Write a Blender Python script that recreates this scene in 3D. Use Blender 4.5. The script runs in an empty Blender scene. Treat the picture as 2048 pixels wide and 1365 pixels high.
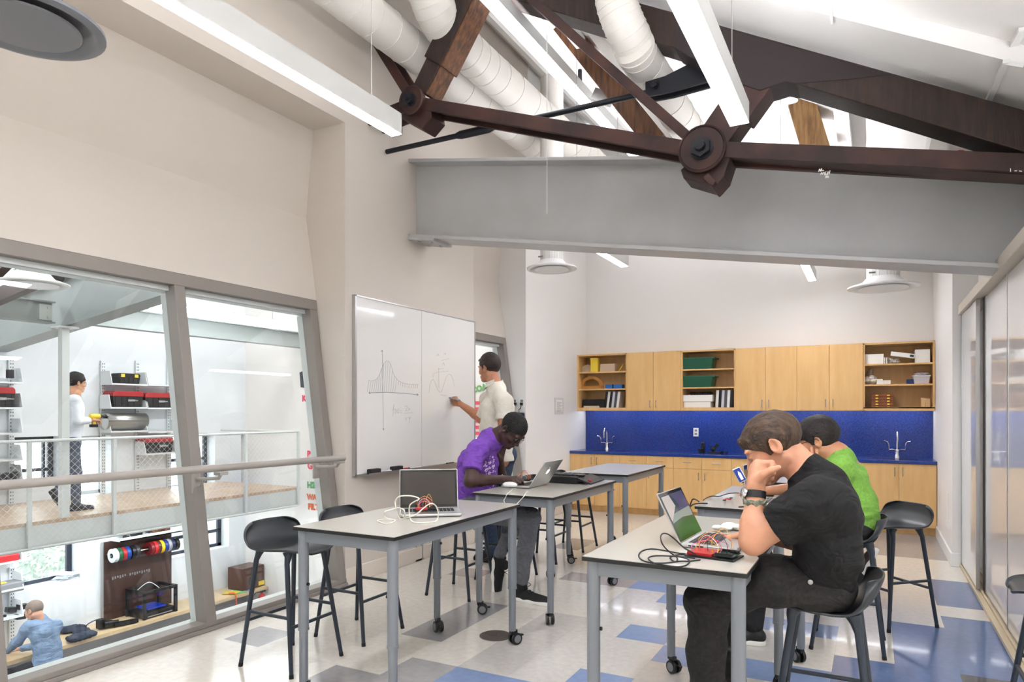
import bpy, bmesh, math, random
import numpy as np
from mathutils import Vector, Matrix
random.seed(7)
C = bpy.context.scene.collection
SC = bpy.context.scene
PI = math.pi
# ------------------------------------------------------------ camera (24 mm shift lens, level)
cam_d = bpy.data.cameras.new('camera'); cam = bpy.data.objects.new('camera', cam_d); C.objects.link(cam)
cam_d.sensor_width = 36; cam_d.lens = 1365/2048*36; cam_d.shift_y = (822-682.5)/2048; cam_d.clip_start = .05
TH = math.atan(721/1365); CT, ST = math.cos(TH), math.sin(TH); HC = 1.40
cam.location = (0, 0, HC); cam.rotation_euler = (PI/2, 0, TH)
SC.camera = cam
SC.view_settings.view_transform = 'Standard'; SC.view_settings.look = 'None'; SC.view_settings.gamma = 1
SC.view_settings.use_curve_mapping = False; SC.view_settings.exposure = 1.0
# ------------------------------------------------------------ sky seen through the far windows
W = bpy.data.worlds.new('sky'); SC.world = W; W.use_nodes = True
_n = W.node_tree.nodes; _n['Background'].inputs[0].default_value = (.86, .93, 1, 1); _n['Background'].inputs[1].default_value = 3.2
PEND = 21.0       # strength of the linear lamps
HALL = 12.0
UCL = 8.0
# ------------------------------------------------------------ helpers
def lin(c):
    return tuple(((x/255)/12.92 if x/255 <= .04045 else ((x/255+.055)/1.055)**2.4) for x in c)
def V(*a): return Vector(a[0] if len(a) == 1 else a)
def mat(name, rgb, rough=.5, metal=0, var=0, vs=8, bump=0, bs=40, spec=.5, stretch=None, rgb2=None, coat=0, emit=0, alpha=1, trans=0, ior=1.45, sheen=0):
    m = bpy.data.materials.new(name); m.use_nodes = True
    nt = m.node_tree; b = nt.nodes['Principled BSDF']; c = lin(rgb)
    b.inputs['Base Color'].default_value = (*c, 1); b.inputs['Roughness'].default_value = rough
    b.inputs['Metallic'].default_value = metal; b.inputs['Specular IOR Level'].default_value = spec
    b.inputs['Coat Weight'].default_value = coat; b.inputs['Coat Roughness'].default_value = .05
    b.inputs['Transmission Weight'].default_value = trans; b.inputs['IOR'].default_value = ior
    b.inputs['Alpha'].default_value = alpha
    if sheen: b.inputs['Sheen Weight'].default_value = sheen
    if emit:
        b.inputs['Emission Color'].default_value = (*c, 1); b.inputs['Emission Strength'].default_value = emit
    if var or bump:
        tc = nt.nodes.new('ShaderNodeTexCoord'); mp = nt.nodes.new('ShaderNodeMapping')
        nt.links.new(tc.outputs['Object'], mp.inputs[0])
        if stretch: mp.inputs['Scale'].default_value = stretch
    if var:
        no = nt.nodes.new('ShaderNodeTexNoise'); no.inputs['Scale'].default_value = vs; no.inputs['Detail'].default_value = 5
        nt.links.new(mp.outputs[0], no.inputs['Vector'])
        cr = nt.nodes.new('ShaderNodeValToRGB'); nt.links.new(no.outputs[0], cr.inputs[0])
        d = lin(rgb2) if rgb2 else tuple(x*(1-var) for x in c)
        cr.color_ramp.elements[0].position = .35; cr.color_ramp.elements[1].position = .65
        cr.color_ramp.elements[0].color = (*d, 1)
        cr.color_ramp.elements[1].color = (*(c if rgb2 else tuple(min(1, x*(1+var)) for x in c)), 1)
        nt.links.new(cr.outputs[0], b.inputs['Base Color'])
    if bump:
        n2 = nt.nodes.new('ShaderNodeTexNoise'); n2.inputs['Scale'].default_value = bs; n2.inputs['Detail'].default_value = 4
        nt.links.new(mp.outputs[0], n2.inputs['Vector'])
        bp = nt.nodes.new('ShaderNodeBump'); bp.inputs['Strength'].default_value = bump; bp.inputs['Distance'].default_value = .01
        nt.links.new(n2.outputs[0], bp.inputs['Height']); nt.links.new(bp.outputs[0], b.inputs['Normal'])
    return m
def glassmat(name, tint=(1, 1, 1), refl=1.0, rough=0.0):
    m = bpy.data.materials.new(name); m.use_nodes = True; nt = m.node_tree; nt.nodes.clear()
    o = nt.nodes.new('ShaderNodeOutputMaterial'); mx = nt.nodes.new('ShaderNodeMixShader')
    t = nt.nodes.new('ShaderNodeBsdfTransparent'); g = nt.nodes.new('ShaderNodeBsdfGlossy'); f = nt.nodes.new('ShaderNodeFresnel')
    ge = nt.nodes.new('ShaderNodeNewGeometry'); mp = nt.nodes.new('ShaderNodeMapRange'); mp.inputs['To Min'].default_value = 1.45; mp.inputs['To Max'].default_value = 1/1.45
    nt.links.new(ge.outputs['Backfacing'], mp.inputs[0]); nt.links.new(mp.outputs[0], f.inputs[0]); t.inputs[0].default_value = (*tint, 1); g.inputs['Roughness'].default_value = rough
    g.inputs[0].default_value = (refl, refl, refl, 1)
    nt.links.new(f.outputs[0], mx.inputs[0]); nt.links.new(t.outputs[0], mx.inputs[1]); nt.links.new(g.outputs[0], mx.inputs[2])
    nt.links.new(mx.outputs[0], o.inputs[0]); return m
MW = {}
def root_matrix(o): return MW.get(o.name, Matrix.Identity(4))
class MB:
    def __init__(s): s.v = []; s.f = []; s.m = []; s.cm = 0
    def add(s, vs, fs):
        o = len(s.v); s.v += [tuple(v) for v in vs]; s.f += [tuple(i+o for i in f) for f in fs]; s.m += [s.cm]*len(fs); return s
    def mi(s, i): s.cm = i; return s
    def box(s, c, size, R=None):
        x, y, z = [k/2 for k in size]; c = Vector(c)
        vs = [Vector(p) for p in [(-x,-y,-z),(x,-y,-z),(x,y,-z),(-x,y,-z),(-x,-y,z),(x,-y,z),(x,y,z),(-x,y,z)]]
        if R is not None: vs = [R @ v for v in vs]
        return s.add([v+c for v in vs], [(0,3,2,1),(4,5,6,7),(0,1,5,4),(1,2,6,5),(2,3,7,6),(3,0,4,7)])
    def bb(s, x0, x1, y0, y1, z0, z1): return s.box(((x0+x1)/2, (y0+y1)/2, (z0+z1)/2), (abs(x1-x0), abs(y1-y0), abs(z1-z0)))
    def beam(s, p, q, w, h, up=(0, 0, 1)):     # rectangular bar p->q, w across, h along up
        p, q = Vector(p), Vector(q); d = (q-p); L = d.length; d.normalize()
        r = d.cross(Vector(up))
        if r.length < 1e-5: r = Vector((1, 0, 0))
        r.normalize(); u = r.cross(d)
        R = Matrix((r, d, u)).transposed()
        return s.box((p+q)/2, (w, L, h), R)
    def prism(s, pts, a, b, axis='y'):          # closed 2D polygon extruded a..b along axis
        n = len(pts)
        def mk(p, t):
            return {'x': (t, p[0], p[1]), 'y': (p[0], t, p[1]), 'z': (p[0], p[1], t)}[axis]
        return s.add([mk(p, a) for p in pts]+[mk(p, b) for p in pts],
                     [tuple(range(n))[::-1], tuple(range(n, 2*n))]+[(i, (i+1) % n, (i+1) % n+n, i+n) for i in range(n)])
    def tube(s, pts, r, n=10, cap=True, rr=None, flat=1.0):
        P = [Vector(p) for p in pts]; m = len(P)
        if rr is None: rr = [r]*m
        T = []
        for i in range(m):
            t = (P[min(i+1, m-1)]-P[max(i-1, 0)]);
            T.append(t.normalized() if t.length > 1e-9 else Vector((0, 0, 1)))
        a = Vector((0, 0, 1)) if abs(T[0].z) < .9 else Vector((1, 0, 0))
        N = (a-T[0]*a.dot(T[0])).normalized(); vs = []
        for i in range(m):
            N = (N-T[i]*N.dot(T[i]));
            N = N.normalized() if N.length > 1e-6 else T[i].orthogonal().normalized()
            B = T[i].cross(N)
            for k in range(n):
                an = 2*PI*k/n; vs.append(P[i]+(N*math.cos(an)*flat+B*math.sin(an))*rr[i])
        fs = [(i*n+k, i*n+(k+1) % n, (i+1)*n+(k+1) % n, (i+1)*n+k) for i in range(m-1) for k in range(n)]
        if cap: fs += [tuple(range(n))[::-1], tuple((m-1)*n+k for k in range(n))]
        return s.add(vs, fs)
    def cyl(s, p, q, r0, r1=None, n=16): return s.tube([p, q], r0, n, True, [r0, r0 if r1 is None else r1])
    def lathe(s, prof, c=(0, 0, 0), n=24, axis=(0, 0, 1)):  # prof (r, h)
        ax = Vector(axis).normalized(); q = Vector((0, 0, 1)).rotation_difference(ax); c = Vector(c); vs = []
        for r, h in prof:
            for k in range(n):
                vs.append(c+q @ Vector((r*math.cos(2*PI*k/n), r*math.sin(2*PI*k/n), h)))
        m = len(prof)
        fs = [(i*n+k, i*n+(k+1) % n, (i+1)*n+(k+1) % n, (i+1)*n+k) for i in range(m-1) for k in range(n)]
        fs += [tuple(range(n))[::-1], tuple((m-1)*n+k for k in range(n))]
        return s.add(vs, fs)
    def ball(s, c, r, n=12, R=None):
        if isinstance(r, (int, float)): r = (r, r, r)
        vs = []; c = Vector(c); m = n//2+1
        for i in range(m+1):
            t = PI*i/m
            for k in range(n):
                v = Vector((r[0]*math.sin(t)*math.cos(2*PI*k/n), r[1]*math.sin(t)*math.sin(2*PI*k/n), r[2]*math.cos(t)))
                vs.append(c+(R @ v if R is not None else v))
        return s.add(vs, [(i*n+k, i*n+(k+1) % n, (i+1)*n+(k+1) % n, (i+1)*n+k) for i in range(m) for k in range(n)])
    def build(s, name, m=None, parent=None, smooth=False, bevel=0, world=True, seg=2):
        me = bpy.data.meshes.new(name); vs = s.v
        o = bpy.data.objects.new(name, me); C.objects.link(o)
        if parent is not None:
            M = root_matrix(parent); MW[o.name] = M
            if world:
                Mi = M.inverted(); vs = [tuple(Mi @ Vector(v)) for v in vs]
            o.parent = parent
        me.from_pydata(vs, [], s.f)
        for mm in (m if isinstance(m, (list, tuple)) else [m]):
            if mm: me.materials.append(mm)
        if max(s.m or [0]) > 0: me.polygons.foreach_set('material_index', s.m)
        bm = bmesh.new(); bm.from_mesh(me); bmesh.ops.remove_doubles(bm, verts=bm.verts, dist=1e-5)
        bmesh.ops.recalc_face_normals(bm, faces=bm.faces); bm.to_mesh(me); bm.free()
        if smooth:
            me.polygons.foreach_set('use_smooth', [True]*len(me.polygons))
            if smooth != 'all': me.set_sharp_from_angle(angle=math.radians(38))
        if bevel:
            b = o.modifiers.new('bevel', 'BEVEL'); b.width = bevel; b.segments = seg; b.limit_method = 'ANGLE'; b.angle_limit = math.radians(40)
        return o
def tag(o, label=None, cat=None, group=None, kind=None):
    if label: o['label'] = label
    if cat: o['category'] = cat
    if group: o['group'] = group
    if kind: o['kind'] = kind
    return o
def thing(name, label, cat, loc=(0, 0, 0), rz=0, group=None):
    o = bpy.data.objects.new(name, None); C.objects.link(o); o.location = loc; o.rotation_euler = (0, 0, rz)
    o.empty_display_size = .05
    MW[o.name] = Matrix.Translation(Vector(loc)) @ Matrix.Rotation(rz, 4, 'Z')
    return tag(o, label, cat, group)
def solo(mb, name, m, label, cat, group=None, **k):      # a thing that is one mesh: origin moved to its base
    xs = [v[0] for v in mb.v]; ys = [v[1] for v in mb.v]; zs = [v[2] for v in mb.v]
    c = ((min(xs)+max(xs))/2, (min(ys)+max(ys))/2, min(zs))
    mb.v = [(v[0]-c[0], v[1]-c[1], v[2]-c[2]) for v in mb.v]
    o = mb.build(name, m, None, **k); o.location = c
    return tag(o, label, cat, group)
def struct(mb, name, m, parent=None, **k):
    o = mb.build(name, m, parent, **k); o['kind'] = 'structure'; return o
def dup(root, loc, rz=None, label=None, group=None):
    r = root.copy(); C.objects.link(r); r.location = loc
    if rz is not None: r.rotation_euler = (0, 0, rz)
    if label: r['label'] = label
    if group: r['group'] = group
    for ch in list(root.children):
        c = ch.copy(); C.objects.link(c); c.parent = r
        for g in ch.children:
            d = g.copy(); C.objects.link(d); d.parent = c
    MW[r.name] = Matrix.Translation(Vector(loc)) @ Matrix.Rotation(r.rotation_euler.z, 4, 'Z')
    return r
def text_mb(txt, origin, right, up, size, depth=.002, bold=0, mb=None):
    cu = bpy.data.curves.new('tmp', 'FONT'); cu.body = txt; cu.size = size; cu.extrude = depth; cu.offset = bold
    to = bpy.data.objects.new('tmp', cu); C.objects.link(to)
    bpy.context.view_layer.update()
    me = bpy.data.meshes.new_from_object(to.evaluated_get(bpy.context.evaluated_depsgraph_get()))
    r = Vector(right).normalized(); u = Vector(up).normalized(); n = r.cross(u); o = Vector(origin)
    mb = mb or MB()
    mb.add([o+r*v.co.x+u*v.co.y+n*v.co.z for v in me.vertices], [tuple(p.vertices) for p in me.polygons])
    bpy.data.meshes.remove(me); bpy.data.objects.remove(to); bpy.data.curves.remove(cu)
    return mb
def ray(u, v):
    a = (u-1024)/1365; b = (822-v)/1365; return Vector((-ST+CT*a, CT+ST*a, b))
def onX(u, v, x): d = ray(u, v); return Vector((0, 0, HC))+d*(x/d.x)
def onY(u, v, y): d = ray(u, v); return Vector((0, 0, HC))+d*(y/d.y)
def onZ(u, v, z): d = ray(u, v); return Vector((0, 0, HC))+d*((z-HC)/d.z)
def spline(pts, n=8):
    P = [Vector(p) for p in pts]; out = []
    for i in range(len(P)-1):
        a = P[max(i-1, 0)]; b = P[i]; c = P[i+1]; d = P[min(i+2, len(P)-1)]
        for k in range(n):
            t = k/n; out.append(.5*((2*b)+(c-a)*t+(2*a-5*b+4*c-d)*t*t+(3*b-a-3*c+d)*t**3))
    out.append(P[-1]); return out
# ------------------------------------------------------------ materials
M = {}
M['wall'] = mat('wall_paint', (234, 231, 228), .55, bump=.02, bs=300)
M['wall_dimmed'] = mat('wall_paint_dimmed', (204, 195, 185), .55, bump=.02, bs=300)  # left wall's light falloff and warm floor bounce mixed into the colour
M['ceil'] = mat('ceiling_paint', (244, 242, 239), .5)
M['gloss_white'] = mat('glossy_white_panel', (245, 245, 247), .06, coat=.5)
M['frame'] = mat('window_frame_grey', (134, 127, 121), .45)
M['frame_pale'] = mat('pale_steel', (206, 210, 208), .45)
M['rail'] = mat('handrail_grey', (156, 150, 143), .35)
M['beam'] = mat('steel_beam_grey', (178, 178, 178), .38, var=.05, vs=2)
M['white_metal'] = mat('white_metal', (232, 232, 230), .35)
M['iron'] = mat('rusty_iron', (70, 44, 38), .5, .25, rgb2=(42, 28, 26), var=.3, vs=5, bump=.15, bs=30)
M['black_iron'] = mat('black_iron', (34, 36, 42), .42, .4, bump=.1, bs=40)
M['timber'] = mat('old_timber', (112, 72, 40), .6, rgb2=(66, 40, 24), var=.3, vs=5, bump=.4, bs=20, stretch=(6, 6, .8))
M['timber_dark'] = mat('dark_timber', (52, 34, 26), .6, rgb2=(32, 22, 19), var=.3, vs=5, bump=.3, bs=20, stretch=(6, 6, .8))
M['timber_pale'] = mat('pale_timber', (158, 120, 74), .6, rgb2=(110, 78, 46), var=.3, vs=5, bump=.4, bs=20, stretch=(6, 6, .8))
M['duct'] = mat('duct_white', (208, 204, 197), .5)
M['maple'] = mat('maple_veneer', (226, 184, 124), .4, rgb2=(217, 173, 112), var=.3, vs=2.2, stretch=(7, 7, 1), coat=.15)
M['maple_in'] = mat('maple_inside', (218, 184, 138), .5)
M['blue_stone'] = mat('blue_speckled_stone', (36, 66, 150), .2, rgb2=(20, 40, 106), var=.3, vs=90, coat=.2)
M['chrome'] = mat('chrome', (220, 220, 222), .12, 1)
M['steel'] = mat('brushed_steel', (170, 170, 168), .3, 1)
M['glass'] = glassmat('clear_glass', (.97, .985, .98))
M['lamp'] = mat('lamp_lens', (246, 248, 255), .5, emit=PEND)
M['black'] = mat('black_plastic', (22, 22, 24), .4)
M['rubber'] = mat('rubber', (28, 28, 30), .7)
M['white_pl'] = mat('white_plastic', (236, 236, 234), .35)
M['paper'] = mat('paper', (240, 238, 232), .8)
M['whiteboard'] = mat('whiteboard_enamel', (226, 224, 220), .12, coat=.3)
M['alu'] = mat('aluminium', (190, 190, 190), .3, .9)
M['tabletop'] = mat('laminate_top', (182, 178, 169), .22, coat=.2)
M['tableedge'] = mat('dark_laminate_edge', (28, 27, 27), .5)
M['tablesteel'] = mat('table_steel', (124, 128, 134), .35, .15)
M['stool'] = mat('stool_shell', (40, 43, 46), .34)
M['stoolleg'] = mat('stool_leg', (42, 50, 60), .38)
M['grey_pl'] = mat('grey_plastic', (128, 130, 134), .45)
M['red_pl'] = mat('red_plastic', (178, 30, 32), .4)
M['yellow'] = mat('yellow_plastic', (238, 208, 64), .45)
M['dark_brown'] = mat('brown_board', (70, 50, 44), .3)
M['red_paint'] = mat('red_pipe_paint', (206, 62, 52), .4)
# ============================================================ THE SETTING
# floor of laid tiles: column i spans X = -1.402+.302 i, row j spans Y = 4.03+.29 j
def floor_tile_mat(name, rgb, k=.05):
    m = mat(name, rgb, .16, coat=.25, var=k, vs=26); nt = m.node_tree; b = nt.nodes['Principled BSDF']
    src = b.inputs['Base Color'].links[0].from_socket
    tc = nt.nodes.new('ShaderNodeTexCoord'); sp = nt.nodes.new('ShaderNodeSeparateXYZ'); nt.links.new(tc.outputs['Object'], sp.inputs[0])
    outs = []
    for ax, off, per in ((0, 1.402, .302), (1, -4.03, .29)):
        a = nt.nodes.new('ShaderNodeMath'); a.operation = 'ADD'; a.inputs[1].default_value = off+per*40; nt.links.new(sp.outputs[ax], a.inputs[0])
        d = nt.nodes.new('ShaderNodeMath'); d.operation = 'DIVIDE'; d.inputs[1].default_value = per; nt.links.new(a.outputs[0], d.inputs[0])
        f = nt.nodes.new('ShaderNodeMath'); f.operation = 'FRACT'; nt.links.new(d.outputs[0], f.inputs[0])
        g = nt.nodes.new('ShaderNodeMath'); g.operation = 'LESS_THAN'; g.inputs[1].default_value = .008; nt.links.new(f.outputs[0], g.inputs[0]); outs.append(g)
    mx = nt.nodes.new('ShaderNodeMath'); mx.operation = 'MAXIMUM'; nt.links.new(outs[0].outputs[0], mx.inputs[0]); nt.links.new(outs[1].outputs[0], mx.inputs[1])
    sc = nt.nodes.new('ShaderNodeMath'); sc.operation = 'MULTIPLY'; sc.inputs[1].default_value = .22; nt.links.new(mx.outputs[0], sc.inputs[0])
    mc = nt.nodes.new('ShaderNodeMixRGB'); mc.inputs[2].default_value = (.2, .2, .2, 1); nt.links.new(sc.outputs[0], mc.inputs[0]); nt.links.new(src, mc.inputs[1])
    nt.links.new(mc.outputs[0], b.inputs['Base Color']); return m
FM = [floor_tile_mat('floor_cream', (222, 216, 205)), floor_tile_mat('floor_light_grey', (198, 193, 186)), floor_tile_mat('floor_grey', (160, 157, 158)),
      floor_tile_mat('floor_blue', (128, 146, 182)), floor_tile_mat('floor_deep_blue', (92, 114, 154)), floor_tile_mat('floor_charcoal', (66, 66, 68)), floor_tile_mat('floor_brown_grey', (176, 166, 160))]
patch = [(1, -2, 1, -3, 1), (1, -1, 3, -3, 4), (2, -4, -3, -7, -4), (2, -3, -2, -6, -3), (2, -4, -3, -2, 1), (3, -2, 0, -6, -3), (6, -3, -1, 4, 5), (3, -1, 0, 4, 5),
         (3, 0, 2, 3, 4), (3, 0, 1, 0, 1), (3, 0, 1, -3, -2), (6, -6, -5, 3, 4), (4, 6, 8, 6, 9), (4, 6, 9, 1, 5), (4, 5, 6, -3, 4), (4, 4, 6, -3, 1), (3, 2, 4, 2, 3),
         (3, 1, 4, -1, 0), (2, 4, 7, 12, 17), (2, -7, -6, -4, -3), (5, 6, 8, -1, 1), (6, -3, -2, 7, 8), (2, -1, 1, 9, 10), (6, -2, -1, 13, 14), (6, 1, 2, 7, 9), (2, -5, -4, 8, 10),
         (1, 2, 5, 5, 7), (4, 2, 3, -6, -3), (2, -7, -5, -9, -7)]
def floor_kind(i, j):
    k = 0
    for (m, a, b, c, d) in patch:
        if a <= i < b and c <= j < d: k = m
    return k
mb = MB()
xs = [-3.70]+[-1.402+.302*i for i in range(-7, 14) if -3.70 < -1.402+.302*i < 2.5]+[2.5]
ys = [-2.5]+[4.03+.29*j for j in range(-22, 19)]+[9.5]
for a in range(len(xs)-1):
    for b in range(len(ys)-1):
        i = math.floor(((xs[a]+xs[a+1])/2+1.402)/.302); j = math.floor(((ys[b]+ys[b+1])/2-4.03)/.29)
        mb.mi(floor_kind(i, j)).add([(xs[a], ys[b], 0), (xs[a+1], ys[b], 0), (xs[a+1], ys[b+1], 0), (xs[a], ys[b+1], 0)], [(0, 1, 2, 3)])
mb.mi(0).bb(-3.95, 2.5, -2.5, 9.5, -.3, -.002); mb.bb(-3.95, -3.70, -2.5, 9.5, -.05, -.001)
struct(mb, 'floor', FM)
WT = 5.75
# left wall: window bands lean outward, piers stand plumb
LEAN = [(-3.745, 0), (-4.07, 2.31), (-4.165, 3.0), (-4.13, 3.34), (-4.10, 3.58), (-4.09, 3.72)]
def lean_x(z): return -3.72-(z/2.31)*.33
mb = MB()
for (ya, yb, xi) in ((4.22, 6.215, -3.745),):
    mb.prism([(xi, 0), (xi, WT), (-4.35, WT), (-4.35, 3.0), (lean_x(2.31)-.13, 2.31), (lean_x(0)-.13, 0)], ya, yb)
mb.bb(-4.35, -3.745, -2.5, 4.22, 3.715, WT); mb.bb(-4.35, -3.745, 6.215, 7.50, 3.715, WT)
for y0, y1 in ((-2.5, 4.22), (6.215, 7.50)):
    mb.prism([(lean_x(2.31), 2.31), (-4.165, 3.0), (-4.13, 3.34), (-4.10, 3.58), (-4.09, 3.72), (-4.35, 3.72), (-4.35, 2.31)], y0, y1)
struct(mb, 'wall_left', M['wall_dimmed'])
mb = MB(); mb.prism([(-3.77, 0), (-3.77, WT), (-4.35, WT), (-4.35, 3.0), (lean_x(2.31)-.13, 2.31), (lean_x(0)-.13, 0)], 7.50, 9.499); struct(mb, 'wall_left_back', M['wall'])
def zroof(x): return 3.07+(.73-x)*.552
mb = MB(); mb.prism([(-11.3, -2.9), (-11.3, WT+.6), (-4.35, WT), (2.6, 3.4), (2.6, -2.9)], 9.5, 9.75)
struct(mb, 'wall_back', M['wall'])
mb = MB(); mb.bb(.635, .95, 7.28, 9.5, 0, 3.3); mb.bb(.83, .95, 3.95, 7.28, 2.34, 3.3); mb.bb(2.5, 2.6, -2.5, 7.28, 0, 3.4); mb.bb(.95, 2.6, 7.1, 7.28, 0, 3.4)
struct(mb, 'wall_right', M['wall'])
mb = MB(); mb.bb(-4.35, 2.6, -2.6, -2.5, 0, WT); struct(mb, 'wall_front', M['wall'])
# sloping roof deck with a dropped bulkhead along the truss
mb = MB()
def roofslab(y0, y1, dz, t=.12, x0=-4.35, x1=2.6):
    mb.prism([(x0, zroof(x0)+dz), (x1, zroof(x1)+dz), (x1, zroof(x1)+dz+t), (x0, zroof(x0)+dz+t)], y0, y1)
roofslab(-2.6, 4.16, .10); roofslab(4.16, 5.0, 0, .22); roofslab(5.0, 9.75, .12)
for y in (-1.2, .6, 2.2, 3.55): mb.prism([(-4.3, zroof(-4.3)+.04), (-.9, zroof(-.9)+.04), (-.9, zroof(-.9)+.11), (-4.3, zroof(-4.3)+.11)], y, y+.1)
for x in (-3.35, -2.75, -2.2, -1.7, -.9, -.2, .4):
    mb.prism([(x-.05, zroof(x)-.02), (x+.05, zroof(x)-.07), (x+.05, zroof(x)+.16), (x-.05, zroof(x)+.16)], 5.0, 9.5)
struct(mb, 'ceiling', M['ceil'])
mb = MB()
def roofpt(u, v, dz=0):
    d = ray(u, v); t = (3.07+.73*.552+dz-HC)/(d.z+.552*d.x); return Vector((0, 0, HC))+d*t
for a, b, dz, w_ in (((1972, 212), (2013, 122), -.012, .03), ((2016, 110), (2046, 58), .088, .035), ((2012, 126), (2048, 132), -.012, .012)):
    mb.beam(roofpt(*a, dz), roofpt(*b, dz), w_, .02)
mb.beam((-.2, 4.165, zroof(-.2)+.045), (-.2, 4.15, zroof(-.2)-.02), .012, .09); struct(mb, 'trim_1', M['white_metal'])
# baseboards
mb = MB(); mb.bb(-3.745, -3.73, 4.215, 6.22, 0, .13); mb.bb(-3.77, -3.755, 7.495, 8.92, 0, .13); mb.bb(-3.85, -3.755, 7.485, 7.50, 0, .13)
struct(mb, 'baseboard_left', mat('baseboard', (218, 208, 196), .5), bevel=.003)
mb = MB(); mb.bb(.62, .635, 7.28, 8.9, 0, .12); mb.bb(.62, .70, 7.265, 7.28, 0, .12); struct(mb, 'baseboard_right', M['white_pl'], bevel=.003)
mb = MB(); mb.bb(-3.76, -3.735, 5.18, 5.25, 0, .9); mb.bb(-3.76, -3.725, 5.26, 5.272, 0, .9); mb.bb(-3.77, -3.73, 5.16, 5.29, 0, .02)
struct(mb, 'trim_2', M['beam'])
# windows of the left wall -------------------------------------------------
def lbar(mb, y, w, z0, z1, dep, off=0, w2=None):   # leaning upright
    x0 = lean_x(z0)+off; x1 = lean_x(z1)+off
    mb.add([(x0, y-w/2, z0), (x0, y+w/2, z0), (x0-dep, y+w/2, z0), (x0-dep, y-w/2, z0), (x1, y-w/2, z1), (x1, y+w/2, z1), (x1-dep, y+w/2, z1), (x1-dep, y-w/2, z1)],
           [(0, 1, 2, 3), (4, 7, 6, 5), (0, 4, 5, 1), (1, 5, 6, 2), (2, 6, 7, 3), (3, 7, 4, 0)])
def hbar(mb, y0, y1, z0, z1, dep, off=0):
    mb.prism([(lean_x(z0)+off, z0), (lean_x(z1)+off, z1), (lean_x(z1)+off-dep, z1), (lean_x(z0)+off-dep, z0)], y0, y1)
def leanwin(name, y0, y1, ups, jr=True):
    mb = MB(); hbar(mb, y0, y1, 2.225, 2.31, .10); hbar(mb, y0, y1, .0, .025, .12, .012); hbar(mb, y0, y1, .025, .055, .10)
    for u in ups: lbar(mb, u, .078, .05, 2.225, .10)
    fr = struct(mb, name, M['frame'], bevel=.004)
    mb = MB(); hbar(mb, y0, y1, 2.19, 2.225, .13, -.06); hbar(mb, y0, y1, .0, .05, .08, -.10)
    for u in ups: lbar(mb, u, .045, .05, 2.18, .075, -.1)
    struct(mb, 'inner_frame', M['frame_pale'], fr, bevel=.003)
    ed = sorted(ups); panes = []
    for a, b in zip(ed[:-1], ed[1:]):
        mb = MB(); hbar(mb, a+.03, b-.03, .05, 2.19, .012, -.075); struct(mb, 'pane', M['glass'], fr)
    return fr
leanwin('window_1', -2.5, 4.22, [-2.46, -1.84, -.64, .56, 1.76, 2.955, 4.175])
leanwin('window_2', 6.215, 7.50, [6.255, 7.455])
# round handrail in front of the window
hr = thing('handrail', 'long round grey handrail running across the big leaning window', 'handrail', (-3.62, 1.0, 1.035))
MB().tube([(-3.61, -2.3, 1.06), (-3.61, 1.7, 1.05), (-3.615, 4.06, 1.035)], .0235, 16).build('rail', M['rail'], hr, smooth=True)
for y in (.56, 2.93, 4.0):
    b = MB(); b.tube([(-3.612, y, 1.0), (-3.63, y, .975), (-3.75, y+.01, .965), (-3.86, y+.01, .96)], .011, 8); b.bb(-3.64, -3.58, y-.03, y+.03, .997, 1.016)
    b.box((-3.855, y+.01, .93), (.012, .06, .12)); b.build('bracket', M['rail'], hr, smooth=True)
# ------------------------------------------------------------ sliding partition on the right
st = thing('sliding_partition', 'glossy white sliding wall panels in a pale track along the right side', 'sliding door', (.76, 5.6, 0))
b = MB(); b.bb(.69, .83, 3.95, 7.28, 0, .012)
for x in (.693, .735, .778, .82): b.bb(x-.006, x+.006, 3.95, 7.28, .012, .03)
b.build('floor_track', mat('track_birch', (206, 190, 160), .4), st)
b = MB(); b.bb(.68, .83, 3.95, 7.3, 2.26, 2.34); b.build('head_rail', mat('rail_beige', (196, 186, 172), .5), st, bevel=.003)
def panel(y0, y1, x):
    p = MB().bb(x, x+.02, y0+.012, y1-.012, .035, 2.255).build('panel', M['gloss_white'], st)
    q = MB(); q.bb(x-.004, x+.024, y0, y0+.014, .03, 2.258); q.bb(x-.004, x+.024, y1-.014, y1, .03, 2.258); q.build('edge_strip', M['alu'], p)
panel(6.29, 7.27, .705); panel(5.22, 6.16, .75); panel(3.97, 5.24, .75)
MB().bb(.745, .80, 6.16, 6.29, .03, 2.258).build('dark_gap', M['black'], st)  # black bar put in for the dark gap between the panels
# ------------------------------------------------------------ big sloping steel beam
bs = thing('steel_beam', 'large grey steel I-beam sloping across the room under the truss', 'steel beam', (-1.5, 5.2, 2.3))
xl, xr = -3.745, .84; sl = (2.283-3.0)/(.69+3.745)
def bz(x, base): return base+sl*(x+3.745)
def plate(y0, y1, z0, z1, a=xl, c=xr): return MB().prism([(a, bz(a, z0)), (c, bz(c, z0)), (c, bz(c, z1)), (a, bz(a, z1))], y0, y1)
plate(5.19, 5.21, 3.02, 3.67).build('web', M['beam'], bs)
plate(5.06, 5.34, 3.67, 3.70).build('top_flange', M['beam'], bs, bevel=.004)
plate(5.06, 5.34, 2.985, 3.015).build('bottom_flange', M['beam'], bs, bevel=.004)
b = MB(); b.box((-3.60, 5.2, 2.95), (.29, .3, .022), Matrix.Rotation(.16, 3, 'Y'))
for y in (5.12, 5.28):
    b.cyl((-3.53, y, 2.955), (-3.53, y, 2.915), .02, n=6); b.cyl((-3.66, y, 2.975), (-3.66, y, 2.935), .02, n=6)
b.build('bearing_plate', M['beam'], bs)
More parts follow.
